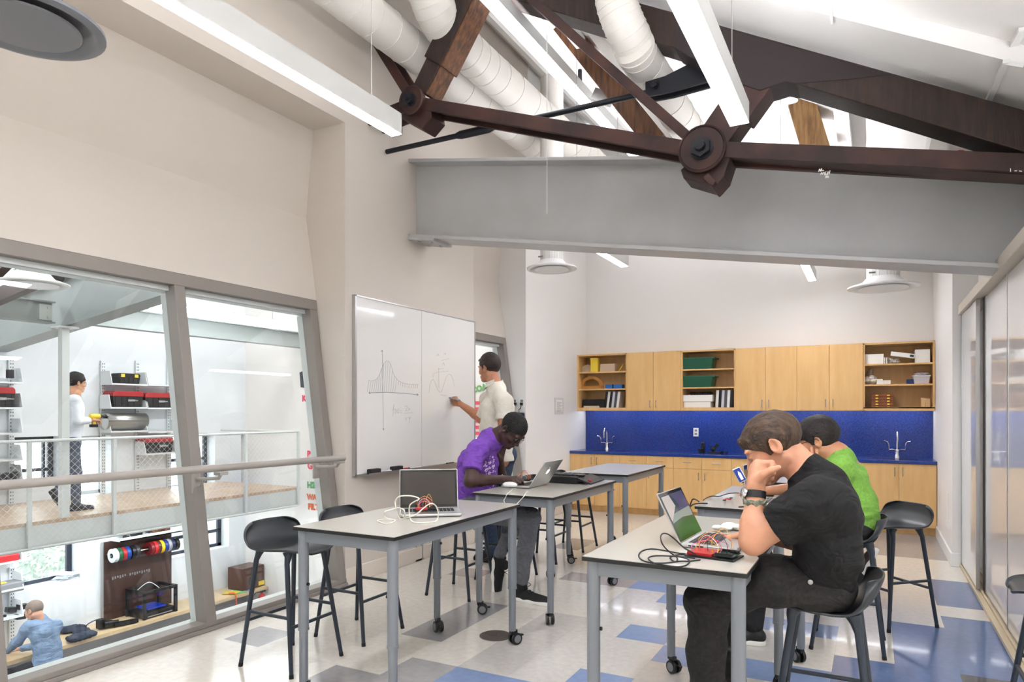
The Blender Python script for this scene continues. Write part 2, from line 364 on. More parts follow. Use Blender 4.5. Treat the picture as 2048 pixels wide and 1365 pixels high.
# ------------------------------------------------------------ old roof truss
TY = 4.6
A = Vector((-3.27, TY, 3.89)); B = Vector((-.972, TY, 3.089)); Rr = Vector((.86, TY, 2.69))
tr = thing('roof_truss', 'old dark roof truss of rusty iron bars and timber struts', 'roof truss', (-1.3, TY, 2.7))
def pair(name, p, q, h, gap=.09, t=.03, m='iron'):
    b = MB(); p, q = Vector(p), Vector(q)
    for s_ in (-1, 1): b.beam(p+Vector((0, s_*gap, 0)), q+Vector((0, s_*gap, 0)), t, h)
    b.build(name, M[m], tr, bevel=.004)
pair('chord', A+V(.06, 0, -.02), B+V(-.06, 0, .02), .095); pair('chord', B+V(.06, 0, 0), Rr, .10, .09, .04)
b = MB(); b.beam(A, B, .15, .022); b.beam(B, Rr+V(0, 0, -.05), .17, .022); b.build('web_plate', M['iron'], tr)
pair('chord', A+V(-.06, 0, 0), (-3.745, TY, 3.84), .09)
# iron bars up to the wall
for dy in (-.09, .09):
    MB().beam(A+V(-.02, dy, .02), (-3.745, TY+dy, 4.60), .02, .075).build('tie_bar', M['iron'], tr, bevel=.003)
MB().beam(B+V(-.03, -.13, .03), (-2.55, TY-.13, 4.78), .03, .062).build('tie_bar', M['iron'], tr, bevel=.004)
# timber post up from the left joint, strut from the right joint
def timber(name, p, q, w, d, m1, parent=tr, cut=0):
    p, q = Vector(p), Vector(q); b = MB(); b.beam(p, q, d, w)
    if cut:
        dr = (q-p).normalized(); b.beam(p-dr*cut, p+dr*.02, d*.9, w*.82)
    return b.build(name, M[m1], parent, bevel=.008)
dp = Vector((.52, 0, .76)).normalized()
p0 = A+dp*.34; p1 = A+dp*1.75
b = MB(); up = Vector((dp.z, 0, -dp.x))
b.beam(p0, p1, .22, .20); b.beam(A+dp*.1, p0+dp*.02, .19, .165); b.mi(1)
b.beam(p0+V(0, -.115, 0)+up*-.006, p1+V(0, -.115, 0)+up*-.006, .012, .185); b.beam(A+dp*.1+V(0, -.1, 0)+up*-.006, p0+V(0, -.1, 0)+up*-.006, .012, .155); b.build('timber_post', [M['timber'], M['timber_dark']], tr, bevel=.006)
dq = Vector((.79, 0, 1.0)).normalized(); b = MB()
b.beam(B+dq*.30, B+dq*.66, .21, .25); b.beam(B+dq*.05, B+dq*.32, .2, .21); b.build('timber_strut', M['iron'], tr, bevel=.008)
# top chord and apex gusset
b = MB()
def tc(x): return 3.005+(.713-x)*.55
b.prism([(.86, tc(.86)-.222), (.86, tc(.86)), (-3.74, tc(-3.74)), (-3.74, tc(-3.74)-.24)], TY-.11, TY+.11)
b.build('top_chord', M['timber_dark'], tr, bevel=.006)
b = MB(); b.prism([(-1.12, tc(-1.12)-.01), (-1.16, tc(-1.16)-.235), (-.80, 3.50), (-.62, 3.40), (-.47, 3.42), (-.42, tc(-.42)-.232), (-.1, tc(-.1)-.10), (.1, tc(.1)-.01)], TY-.116, TY+.116); b.build('gusset', mat('gusset_iron', (42, 33, 34), .75, bump=.2, bs=20), tr, bevel=.006)
def joint(P_, R_, n_):
    MB().cyl(P_+V(0, .105, 0), P_+V(0, .145, 0), R_, n=28).build('eye_plate', M['iron'], tr, smooth=True); e = MB(); e.cyl(P_+V(0, -.145, 0), P_+V(0, -.105, 0), R_, n=28)
    e.lathe([(R_*1.02, 0), (R_*.94, .012), (R_*.9, .004)], P_+V(0, -.145, 0), 28, (0, -1, 0))
    e = e.build('eye_plate', M['iron'], tr, smooth=True)
    f = MB(); f.cyl(P_+V(0, -.15, 0), P_+V(0, -.195, 0), R_*.44, n=6); f.cyl(P_+V(0, -.195, 0), P_+V(0, -.225, 0), R_*.25, R_*.2, n=16); f.cyl(P_+V(0, -.145, 0), P_+V(0, -.155, 0), R_*.5, n=24)
    f.build('bolt', M['black_iron'], e, smooth=True)
joint(A, .115, 0); joint(B, .15, 0)
# shoes under the joints
b = MB(); b.prism([(-3.42, 3.80), (-3.20, 3.66), (-3.10, 3.74), (-3.12, 3.86), (-3.22, 3.95), (-3.4, 3.9)], TY-.1, TY+.1); b.build('joint_shoe', M['iron'], tr, bevel=.008); b = MB()
b.prism([(-1.12, 2.99), (-1.10, 2.93), (-.90, 2.84), (-.84, 2.90), (-.80, 3.02), (-.95, 3.1)], TY-.105, TY+.115); b.prism([(-.97, 2.90), (-.91, 2.835), (-.88, 2.86), (-.93, 2.93)], TY-.15, TY+.12)
b.build('joint_shoe', M['iron'], tr, bevel=.008)
# chalk marks on the bar
b = MB(); c0 = onY(1636, 342, TY-.095)
for (u0, v0, u1, v1) in [(1637, 344, 1639, 338), (1639, 338, 1641, 343), (1641, 343, 1643, 337), (1643, 337, 1644, 343), (1645, 341, 1648, 341), (1641, 350, 1643, 345), (1643, 345, 1645, 349), (1645, 349, 1647, 344),
                         (1649, 350, 1649, 345), (1649, 345, 1653, 344), (1649, 347, 1652, 347), (1649, 350, 1653, 349), (1655, 350, 1656, 343), (1656, 343, 1659, 348), (1659, 348, 1660, 341), (1651, 356, 1652, 352), (1652, 352, 1656, 354), (1656, 354, 1651, 356), (1657, 356, 1657, 352),
                         (2021, 337, 2021, 344), (2029, 342, 2034, 342), (2038, 342, 2044, 343)]:
    if u0 == 2021: b.build('chalk_marks', M['paper'], tr); b = MB()
    p = onY(u0, v0, TY-.118); q = onY(u1, v1, TY-.118); b.beam(p, q, .003, .004)
b.build('chalk_marks', M['paper'], tr)
# thin tie rod with turnbuckle and clevis (another member, behind the chord)
rod = thing('tie_rod', 'thin black iron tie rod crossing behind the truss bars', 'tie rod', (-2.3, 4.75, 3.5))
r0 = onY(764, 306, 4.75); r1 = onY(1305, 183, 4.75); rd = (r1-r0).normalized()
MB().tube([r0, r1], .021, 12).build('rod', M['black_iron'], rod, smooth=True)
k = r0+rd*((r1-r0).length*.32); MB().tube([k, k+rd*.04, k+rd*.3, k+rd*.34], .03, 10, True, [.024, .034, .034, .024]).build('turnbuckle', M['black_iron'], rod, smooth=True)
e0 = onY(1295, 186, 4.72); e1 = onY(1490, 150, 4.72)
b = MB(); 
for dy in (-.045, .045): b.prism([(e0.x, e0.z-.05), (e0.x, e0.z+.055), (e0.x+.14, e0.z+.065), (e0.x+.6, e0.z+.19), (e0.x+.62, e0.z-.03), (e0.x+.17, e0.z-.055)], 4.72+dy-.012, 4.72+dy+.012)
b = b.build('clevis', M['black_iron'], rod, bevel=.004); MB().cyl(e0+V(.07, -.065, .01), e0+V(.07, -.1, .01), .027, n=6).build('bolt', M['black_iron'], b)
# loose timbers of the next truss seen behind
t1 = MB(); t1.beam(onY(1118, 40, 5.6), onY(1318, 292, 5.6), .2, .17); solo(t1, 'timber_brace', M['timber'], 'rusty brown timber brace slanting behind the iron truss bars', 'timber brace', bevel=.008)
t2 = MB(); t2.beam(onY(1586, 150, 6.0), onY(1640, 330, 6.0), .3, .2); solo(t2, 'timber_brace', M['timber_pale'], 'pale worn timber brace upright behind the truss on the right', 'timber brace', bevel=.008)
# ------------------------------------------------------------ ducts
def ring_duct(name, path, r, label, rings=True):
    P_ = spline(path, 6); d = thing(name, label, 'air duct', tuple(P_[0]))
    MB().tube(P_, r, 28).build('duct_pipe', M['duct'], d, smooth=True)
    b = MB(); L = 0
    for i in range(len(P_)-1):
        seg = (P_[i+1]-P_[i]); n = max(1, int(seg.length/.22))
        for q in range(n):
            c = P_[i]+seg*(q/n); t = seg.normalized(); b.tube([c, c+t*.008], r+.004, 28)
    tag(b.build('duct_seams', M['duct'], d, smooth=True), kind='stuff')
    return d
ring_duct('round_duct', [(-3.38, -2.4, 4.40), (-3.38, 2, 4.40), (-3.38, 6, 4.40), (-3.38, 9.45, 4.40)], .155, 'smooth white round duct running along the top of the left wall')
ring_duct('round_duct', [(-3.02, 4.3, 5.0), (-3.02, 4.35, 4.62), (-3.02, 4.75, 4.44), (-3.02, 6, 4.43), (-3.02, 9.45, 4.43)], .165, 'white ridged round duct bending down beside the dark timber post')
ring_duct('round_duct', [(-1.52, 4.33, 4.35), (-1.50, 4.33, 4.1), (-1.44, 4.5, 3.9), (-1.42, 5.0, 3.84), (-1.42, 9.45, 3.84)], .135, 'white elbow duct dropping between truss bars near the apex')
# ------------------------------------------------------------ round ceiling diffusers
def diffuser(c, R_, label, top, dark=False):
    d = thing('air_diffuser', label, 'air diffuser', c, 0, 'round air diffusers'); x, y, z = c
    m = M['white_metal'] if not dark else mat('diffuser_grey', (120, 122, 128), .3, .2)
    MB().lathe([(R_*.46, .32), (R_*.46, .10), (R_*.6, .055), (R_, .02), (R_*1.0, .008), (R_*.9, .0), (R_*.86, .004), (R_*.78, .03), (R_*.5, .06)], c, 40).build('diffuser_cone', m, d, smooth=True)
    MB().lathe([(.001, .02), (R_*.62, .016), (R_*.70, .004), (R_*.68, -.002), (.001, -.002)], c, 40).build('diffuser_plate', m, d, smooth=True)
    MB().cyl((x, y, z+.09), (x, y, top), R_*.46, n=28).build('drop_duct', M['duct'], d, smooth=True)
    b = MB(); b.box((x-R_*.3, y-R_*.4, z+.13), (.05, .02, .012)); b.build('clamp', M['steel'], d)
diffuser((-2.99, 6.56, 2.885), .265, 'small round white diffuser hanging beyond the beam on the left', 4.9)
diffuser((.083, 6.84, 2.475), .285, 'round white diffuser hanging beyond the beam on the right', zroof(.083)+.1)
diffuser((-2.93, 1.47, 2.90), .275, 'large dark grey round diffuser in the top left corner', 4.9, True)
# ------------------------------------------------------------ linear pendant lamps
M['lamp_side'] = mat('lamp_housing', (196, 196, 194), .45)
def pendant(x, y0, y1, z, label, w=.088, h=.115, ml='lamp', mu='uplamp'):
    p = thing('pendant_light', label, 'pendant light', (x, (y0+y1)/2, z), 0, 'linear pendant lights')
    b = MB(); b.bb(x-w/2, x-w/2+.006, y0, y1, z+.004, z+h); b.bb(x+w/2-.006, x+w/2, y0, y1, z+.004, z+h); b.bb(x-w/2, x+w/2, y0, y0+.006, z, z+h); b.bb(x-w/2, x+w/2, y1-.006, y1, z, z+h)
    b.bb(x-w/2+.006, x+w/2-.006, y0+.006, y1-.006, z+h*.5, z+h*.55)
    b.build('housing', M['lamp_side'], p)
    MB().bb(x-w/2+.006, x+w/2-.006, y0+.008, y1-.008, z, z+.012).build('lens', M[ml], p)
    MB().bb(x-w/2+.012, x+w/2-.012, y0+.01, y1-.01, z+h-.02, z+h-.01).build('uplight_lens', M[mu], p)
    for y in (y0+.22, y1-.22):
        b = MB(); b.cyl((x, y, z+h), (x, y, zroof(x)+.1), .0022, n=5); b.cyl((x, y, z+h), (x, y, z+h+.03), .006, n=8); b.build('cable', M['steel'], p)
M['dimlamp'] = mat('dim_lens', (246, 247, 252), .5, emit=PEND*.34)
M['uplamp'] = mat('uplight_lens', (246, 247, 252), .5, emit=PEND*1.7)
pendant(-2.34, -1.2, 3.06, 2.93, 'long linear pendant light crossing the upper left of the room', .074)
pendant(-.63, .3, 3.80, 2.93, 'linear pendant light coming down in front of the truss gusset', .10)
pendant(-2.34, 5.45, 7.0, 2.935, 'short linear pendant light beyond the beam above the left cabinets')
pendant(-.63, 5.45, 8.80, 2.935, 'linear pendant light beyond the beam above the right cabinets')
pendant(-2.42, 3.4, 9.2, 4.33, 'high linear light close under the sloping roof behind the truss', .12, .1, 'dimlamp', 'dimlamp')
pendant(-.63, -2.3, .1, 2.93, 'unseen linear pendant light added behind the viewer to brighten the ceiling', .10)  # unseen lamp, added to lift the underlit ceiling
pendant(1.5, .2, 3.7, 2.12, 'unseen linear pendant light added beyond the sliding panels to brighten the bulkhead')  # added out of view to light the bulkhead soffit
# conduit track and round white caps
tk = MB(); tk.bb(-2.27, -2.19, 4.8, 9.4, 4.54, 4.62)
solo(tk, 'cable_track', M['white_metal'], 'white straight cable track fixed under the roof behind the truss', 'cable track')
def canopy(c, label, cable=1.6):
    d = thing('round_cap', label, 'fitting', c, 0, 'white round ceiling caps')  # plain round caps, their use unknown
    MB().lathe([(.045, .06), (.045, .02), (.075, .016), (.075, .004), (.03, 0)], c, 20).build('cap', M['white_metal'], d, smooth=True)
    MB().cyl(Vector(c), Vector(c)+V(0, 0, -cable), .003, n=5).build('cord', M['white_metal'], d)
canopy(onY(1094, 52, 4.95), 'round white cap on the roof beside the sloping iron bar', 1.5)
canopy(onY(1576, 205, 5.8), 'round white cap with a cord by the pale timber brace', .7)
canopy(onY(1243, 222, 6.6), 'small white cap halfway along the cable track', .1)
b = MB(); b.cyl(onY(1160, 140, 5.9), onY(1160, 175, 5.9), .02, n=10); solo(b, 'pipe_stub', M['black'], 'short dark pipe stub hanging beside the cable track', 'pipe')
b = MB(); b.beam(onY(1190, 190, 5.9), onY(1222, 200, 5.9), .1, .1); solo(b, 'junction_box', M['steel'], 'small metal junction box on the cable track', 'junction box')
b = MB(); b.tube([onY(1940, 268, 5.9), onY(1925, 318, 5.9), onY(1920, 335, 5.9)], .045, 14); b.tube([onY(1942, 262, 5.9)+V(-.07, 0, 0), onY(1942, 262, 5.9)+V(.07, 0, 0)], .055, 14)
solo(b, 'sprinkler_pipe', M['red_paint'], 'short red sprinkler pipe under the roof at the right', 'pipe', smooth=True)
# ============================================================ THE DOUBLE-HEIGHT HALL BEHIND THE LEANING WINDOWS
FX = -11.0; LZ = -2.75
M['hall'] = mat('hall_wall_paint', (224, 228, 232), .55)
M['shelfw'] = mat('white_shelf_steel', (222, 226, 228), .4)
M['frame_dark'] = mat('dark_window_frame', (44, 50, 62), .4)
def rr(u0, u1, v0, v1, x):     # px window -> (y0,y1,z0,z1) on plane x
    a = onX(u0, (v0+v1)/2, x); b = onX(u1, (v0+v1)/2, x); m_ = (u0+u1)/2
    return (a.y, b.y, onX(m_, v1, x).z, onX(m_, v0, x).z)
holes = [rr(27, 123, 874, 968, FX), rr(162, 222, 872, 990, FX), rr(338, 430, 868, 977, FX), rr(482, 513, 868, 966, FX)]
l1 = rr(24, 160, 1078, 1203, FX); l1 = (l1[0], l1[1], -1.22, -.2); l2 = rr(343, 458, 1060, 1140, FX); l2 = (l2[0], l2[1], -1.22, -.2)
holes += [l1, l2]
def holed_wall(mb, x0, x1, Y0, Y1, Z0, Z1, hs):
    ye = sorted({Y0, Y1}|{h[0] for h in hs}|{h[1] for h in hs})
    for a, b in zip(ye[:-1], ye[1:]):
        m_ = (a+b)/2; z = Z0
        for h in sorted([h for h in hs if h[0] <= m_ <= h[1]], key=lambda h: h[2]):
            mb.bb(x0, x1, a, b, z, h[2]); z = h[3]
        mb.bb(x0, x1, a, b, z, Z1)
mb = MB(); holed_wall(mb, FX-.32, FX, -2.5, 9.5, LZ, 4.0, holes)
struct(mb, 'wall_far', M['hall'])
mb = MB(); mb.bb(FX-.3, -4.36, -2.6, -2.5, LZ, 6); struct(mb, 'wall_hall_front', M['hall'])
for k, h in enumerate(holes):
    mb = MB(); x0, x1 = FX-.27, FX-.22; f = .055
    mb.bb(x0, x1, h[0], h[1], h[2], h[2]+f); mb.bb(x0, x1, h[0], h[1], h[3]-f, h[3]); mb.bb(x0, x1, h[0], h[0]+f, h[2], h[3]); mb.bb(x0, x1, h[1]-f*1.4, h[1], h[2], h[3])
    if k in (0, 2): zz = h[2]+(h[3]-h[2])*(.27 if k == 0 else .52); mb.bb(x0, x1, h[0], h[1], zz-.025, zz+.025); yy = h[0]+(h[1]-h[0])*.8; mb.bb(x0, x1, yy-.02, yy+.02, h[2], h[3]) if k == 0 else None
    if k == 5: zz = h[2]+.30; mb.bb(x0, x1, h[0], h[1], zz-.03, zz+.03)
    fr = struct(mb, 'window_%d' % (k+3), M['frame_dark'] if k != 1 else M['frame_pale'])
    mb = MB(); mb.bb(x0+.015, x0+.022, h[0]+.02, h[1]-.02, h[2]+.02, h[3]-.02); struct(mb, 'pane', M['glass'], fr)
mb = MB(); mb.bb(FX-.3, -4.0, -2.5, 9.5, LZ-.1, LZ); struct(mb, 'floor_lower', mat('lower_floor', (172, 168, 168), .4, var=.1, vs=1.5))
mb = MB(); mb.bb(-4.35, -4.0, -2.5, 9.5, LZ, -.25); struct(mb, 'wall_below', M['hall'])
mb = MB(); mb.prism([(-11.4, 3.9), (-4.35, 6.0), (-4.35, 6.15), (-11.4, 4.05)], -2.6, 9.75); struct(mb, 'ceiling_hall', M['ceil'])
# ground and shrubs outside
mb = MB(); mb.bb(-40, -11.35, -20, 30, -3.1, -3.0); struct(mb, 'ground_outside', mat('outdoor_ground', (190, 190, 180), .9))
def shrub(x, y, z, r, label, rgb):
    rnd = random.Random(int(x*7+y)); b = MB()
    for i in range(900):
        d = Vector((rnd.gauss(0, 1), rnd.gauss(0, 1), rnd.gauss(0, 1))).normalized()*rnd.uniform(.35, 1)
        p = Vector((x, y, z))+Vector((d.x*r, d.y*r*1.3, d.z*r*.9)); s_ = rnd.uniform(.04, .09)
        a = Vector((rnd.gauss(0, 1), rnd.gauss(0, 1), rnd.gauss(0, 1))).normalized()*s_; c = a.orthogonal().normalized()*s_*.6
        b.add([p-a, p+c, p+a, p-c], [(0, 1, 2, 3)])
    for i in range(5): b.tube([(x, y, -3.0), (x+rnd.uniform(-.3, .3), y+rnd.uniform(-.4, .4), z)], .03, 6)
    solo(b, 'shrub', mat('leaves_'+str(int(y)), rgb, .7, var=.3), label, 'shrub', 'shrubs outside the lower window')
shrub(-13.6, 5.2, -1.9, 1.0, 'pinkish leafy shrub outside the lower left window', (196, 168, 164)); shrub(-15.6, 8.4, -1.7, 1.2, 'grey green shrub outside behind the pinkish one', (160, 170, 158))
mb = MB(); mb.bb(-20, -18.5, 12, 22, -3, .1); mb.bb(-18.6, -18.3, 12, 22, -.1, .1)
for y in range(13, 22, 2): mb.bb(-18.48, -18.4, y, y+1, -2.2, -1.0)
solo(mb, 'building', mat('outside_building', (176, 186, 192), .7), 'pale low building seen outside past the brown board', 'building')
# walkway deck
dk = thing('walkway_deck', 'upper walkway with plywood top and pale steel edge beyond the window', 'walkway', (-10, 5, -.3))
MB().bb(-10.995, -8.95, -2.49, 8.93, .01, .055).build('deck_board', mat('ply_deck', (200, 180, 156), .4, rgb2=(176, 146, 116), var=.2, vs=4, stretch=(8, 1, 1)), dk)
b = MB(); b.bb(-9.0, -8.955, -2.48, 8.92, -.27, .01); b.bb(-10.98, -8.96, 8.88, 8.92, -.27, .01); b.bb(-10.99, -9, -2.49, 8.9, -.05, .009); b.build('edge_beam', M['frame_pale'], dk)
rl = thing('walkway_railing', 'steel mesh railing along the edge of the upper walkway', 'railing', (-8.93, 5, -.26))
yp = [onX(u, 900, -8.92).y for u in (59, 229, 492, 597)]; yp = [yp[0]-1.9]+yp
b = MB(); b.tube([(-8.92, yp[0], 1.035), (-8.92, yp[-1], 1.035)], .02, 10); b.build('top_rail', M['frame_pale'], rl, smooth=True)
b = MB(); b.tube([(-8.92, yp[0], -.262), (-8.92, yp[-1], -.262)], .018, 10); b.build('bottom_rail', M['frame_pale'], rl, smooth=True)
b = MB(); b.tube([(-8.92, yp[-1], 1.035), (-10.9, yp[-1], 1.035)], .018, 8); b.build('return_rail', M['frame_pale'], rl, smooth=True)
for y in yp[1:]:
    for w in (0,): MB().bb(-8.945, -8.905, y-.022, y+.022, -.26, 1.03).build('post', M['frame_pale'], rl)
b = MB(); cell = .085
y0, y1, z0, z1 = yp[0], yp[-1], -.25, 1.02; Hh = z1-z0
n = int((y1-y0+Hh)/cell)
for i in range(n):
    for s_ in (1, -1):
        ya = y0-Hh+i*cell if s_ > 0 else y0+i*cell
        # line z = z0 + s*(y-ya)
        pts = []
        if s_ > 0: a0, a1 = max(ya, y0), min(ya+Hh, y1); q = [(a0, z0+(a0-ya)), (a1, z0+(a1-ya))]
        else: a0, a1 = max(ya-Hh, y0), min(ya, y1); q = [(a0, z0+(ya-a0)), (a1, z0+(ya-a1))]
        if a1-a0 > .01: b.tube([(-8.92+s_*.002, q[0][0], q[0][1]), (-8.92+s_*.002, q[1][0], q[1][1])], .0015, 4, False)
tag(b.build('wire_mesh', M['shelfw'], rl), kind='stuff')
b = MB(); b.bb(-9.07, -8.98, 4.93, 5.02, .056, 2.46); b.bb(-9.14, -8.91, 4.88, 5.1, 2.44, 2.462)
solo(b, 'steel_column', M['frame_pale'], 'thin pale square steel column on the walkway edge', 'column')
# hall steel
g = thing('hall_girder', 'pale sloping steel girder crossing the hall above the column', 'steel beam', (-8, 5.15, 2.4))
def hz(x, k): return 2.49+.127*(x+9)+k
def hpl(ya, yb, a, c_): return MB().prism([(-10.98, hz(-10.98, a)), (-4.36, hz(-4.36, a)), (-4.36, hz(-4.36, c_)), (-10.98, hz(-10.98, c_))], ya, yb)
M['hsteel'] = mat('hall_steel', (150, 158, 156), .4)
hpl(5.14, 5.16, .02, .66).build('web', M['hsteel'], g); hpl(5.02, 5.28, 0, .025).build('bottom_flange', M['hsteel'], g); hpl(5.02, 5.28, .64, .67).build('top_flange', M['hsteel'], g)
def ibeam(x, y0, y1, z0, z1, label):
    g = thing('hall_beam', label, 'steel beam', (x, y0, z0))
    MB().bb(x-.01, x+.01, y0, y1, z0, z1).build('web', M['hsteel'], g); b = MB(); b.bb(x-.09, x+.09, y0, y1, z0, z0+.018).build('bottom_flange', M['hsteel'], g)
    MB().bb(x-.09, x+.09, y0, y1, z1-.018, z1).build('top_flange', M['hsteel'], g); return g
hb = ibeam(-9.36, -2.4, 5.01, 2.52, 2.80, 'smaller pale steel beam bolted to the left side of the hall girder')
b = MB(); b.bb(-9.35, -9.335, 4.85, 5.0, 2.56, 2.76)
for z in (2.60, 2.66, 2.72): b.cyl((-9.335, 4.95, z), (-9.32, 4.95, z), .014, n=6)
b.build('bolt_plate', M['frame_pale'], hb)
ibeam(-9.36, 5.29, 9.48, 2.56, 2.84, 'pale steel beam running to the end wall of the hall')
def hall_lamp(x, y0, y1, z, label, s_=1):
    p = thing('pendant_light', label, 'pendant light', (x, y0, z), 0, 'linear pendant lights in the hall')
    for y in (y0+.3, y1-.3): MB().cyl((x, y, z+.12), (x, y, 3.9+(x+11.4)*.2979 if z > 1 else 0), .004, n=5).build('cable', M['steel'], p)
    MB().bb(x-.05, x+.05, y0, y1, z+.013, z+.12).build('housing', M['hall_lamp'], p); MB().bb(x-.045, x+.045, y0+.01, y1-.01, z, z+.012).build('lens', M['hall_lamp'], p)
M['hall_lamp'] = mat('hall_lamp', (250, 252, 255), .5, emit=HALL)
hall_lamp(-8.2, 5.6, 7.9, 2.68, 'bright linear lamp in the hall seen through the right pane')
hall_lamp(-4.60, 5.7, 9.2, 4.4, 'unseen linear lamp added to brighten the hall, farther end'); hall_lamp(-4.60, -1.5, 4.4, 4.4, 'unseen linear lamp added to brighten the hall, nearer end'); hall_lamp(-9.8, -1.0, 4.4, 3.4, 'unseen linear lamp added for light above the walkway shelves')  # these three are unseen, added to make the hall bright
hall_lamp(-8.6, 5.5, 9.2, 4.0, 'unseen linear lamp added for light over the walkway, far end'); hall_lamp(-9.7, .5, 8.6, -.2, 'unseen linear lamp added under the walkway deck to brighten the lower level')  # both hidden and added for brightness, the second for the lower level
diffuser((-6.5, 3.33, 2.50), .275, 'white round diffuser hanging in the hall behind the window top', 4.4)
b = MB(); b.beam(onY(-30, 606, 4.2), onY(75, 560, 4.2), .1, .16); b.beam(onY(-30, 560, 4.2), onY(30, 500, 4.2), .1, .2)
solo(b, 'hall_truss', M['iron'], 'brown iron truss end in the hall behind the hanging diffuser', 'roof truss')
sp = thing('spotlight', 'black track spotlight hanging in the hall', 'spotlight', onX(122, 540, -7.0))
p = onX(122, 545, -7.0)
b = MB(); b.lathe([(.03, -.12), (.09, -.1), (.1, .0), (.085, .08), (.1, .1), (.1, .14), (.02, .15)], p, 12, (.5, -.7, -.3)); b.build('lamp_head', M['black'], sp, smooth=True)
b = MB(); b.box(p+V(.02, .1, .12), (.1, .16, .1)); b.cyl(p+V(0, 0, .1), (p.x, p.y, 5.22), .012, n=8); b.build('bracket', M['black'], sp)
# shelving on the far wall ------------------------------------------------
def shelf_unit(name, us, v0, v1, rows, label, x=FX):
    t = thing(name, label, 'shelf', onX(us[0], v1, x)); x0 = x+.01
    for u in us:
        a = onX(u, v0, x0+.02); c_ = onX(u, v1, x0+.02); b = MB(); b.bb(x0, x0+.03, a.y-.035, a.y+.035, c_.z, a.z)
        q = b.build('slotted_upright', M['shelfw'], t); b = MB(); z = c_.z+.02
        while z < a.z-.02:
            for dy in (-.014, .014): b.bb(x0+.03, x0+.032, a.y+dy-.005, a.y+dy+.005, z, z+.02)
            z += .05
        tag(b.build('slots', M['frame_dark'], q), kind='stuff')
    for (ua, ub, v, sides) in rows:
        um = (ua+ub)/2; z = onX(um, v, x+.33).z; ya = onX(ua, v, x+.33).y; yb = onX(ub, v, x+.33).y
        b = MB(); b.bb(x+.03, x+.33, ya, yb, z-.025, z)
        s_ = b.build('shelf', M['shelfw'], t)
        for yy in ([ya, yb-.012] if sides else [yb-.012]):
            b = MB(); b.prism([(x+.03, z), (x+.33, z), (x+.27, z+.2), (x+.03, z+.2)], yy, yy+.01, 'y'); b.build('end_bracket', M['shelfw'], s_)
    return t
shelf_unit('shelving_unit', [-60, 23], 712, 1010, [(-120, 47, 762, 0), (-120, 47, 815, 0), (-120, 47, 868, 0), (-120, 46, 923, 0), (-120, 47, 965, 0)], 'white shelves on slotted uprights at the far left of the upper walkway')
shelf_unit('shelving_unit', [206, 275, 338], 722, 1005, [(224, 296, 768, 1), (297, 362, 770, 1), (222, 295, 815, 1), (296, 364, 816, 1), (222, 296, 862, 1), (297, 362, 863, 0), (292, 366, 906, 1)], 'white shelves on slotted uprights holding tool boxes on the upper walkway')
shelf_unit('shelving_unit', [24], 1135, 1290, [(-80, 47, 1131, 0), (-80, 48, 1187, 0), (-80, 48, 1245, 0)], 'lower white shelves beside the seated man with blue shirt')
shelf_unit('shelving_unit', [], 0, 0, [(228, 296, 1086, 1), (296, 360, 1066, 1)], 'narrow shelf of clutter over the brown board')if False else None
def tool_box(u0, u1, v, h, d, lid, label, latch=None, x=FX+.17, grp='tool boxes on the walkway shelves'):
    p = onX((u0+u1)/2, v, FX+.33); ya, yb = onX(u0, v, x+d/2).y, onX(u1, v, x+d/2).y; y, z, w = (ya+yb)/2, p.z+.001, (yb-ya)
    t = thing('tool_box', label, 'tool box', (x, y, z), 0, grp)
    b = MB(); b.prism([(y-w*.44, z), (y+w*.44, z), (y+w*.49, z+h*.68), (y-w*.49, z+h*.68)], x-d/2, x+d/2, 'x')
    for k in range(5): yy = y-w*.4+k*w*.2; b.bb(x+d/2, x+d/2+.008, yy-.01, yy+.01, z+.01, z+h*.6)
    b.build('body', M['black'], t, bevel=.006)
    b = MB(); b.prism([(y-w*.5, z+h*.68), (y+w*.5, z+h*.68), (y+w*.49, z+h*.9), (y+w*.42, z+h), (y-w*.42, z+h), (y-w*.49, z+h*.9)], x-d/2-.005, x+d/2+.008, 'x'); b.build('lid', lid, t, bevel=.006)
    b = MB(); b.bb(x+d/2+.008, x+d/2+.012, y-w*.02, y+w*.2, z+h*.35, z+h*.5)
    if latch:
        for k in (-.3, .3): MB().bb(x+d/2, x+d/2+.015, y+k*w-.03, y+k*w+.03, z+h*.62, z+h*.92).build('latch', latch, t)
    else:
        b.build('name_plate', M['grey_pl'], t); text_mb('CRAFTSMAN', (x+d/2+.013, y-w*.01, z+h*.38), (0, 1, 0), (0, 0, 1), h*.11, .0005).build('lettering', M['white_pl'], t)
        b = MB(); b.lathe([(.014, 0), (.014, .02)], (x+d/2, y, z+h*.6), 10, (1, 0, 0)); b.build('latch', M['black'], t)
RB = mat('red_lid', (170, 34, 40), .4)
tool_box(225, 287, 815, .26, .26, RB, 'black tool box with red lid, left of the pair on the middle shelf'); tool_box(290, 345, 816, .25, .26, RB, 'black tool box with red lid, right of the pair on the middle shelf')
tool_box(290, 347, 906, .26, .26, RB, 'black tool box with red lid on the lowest shelf behind the wire mesh'); tool_box(-34, 31, 815, .28, .26, RB, 'black tool box with red lid at the far left edge')
tool_box(236, 281, 768, .17, .2, M['black'], 'small black tool box with yellow latches on the top shelf', M['yellow'])
p = onX(5, 757, FX+.25); solo(MB().lathe([(.04, 0), (.04, .14), (.042, .145), (.042, .2)], p, 14), 'spray_can', M['shelfw'], 'white can with black cap on the left top shelf', 'can', smooth=True)
p = onX(19, 757, FX+.25); solo(MB().box(p+V(0, 0, .06), (.08, .09, .12)), 'jar', M['black'], 'small dark jar on the left top shelf', 'jar', bevel=.01)
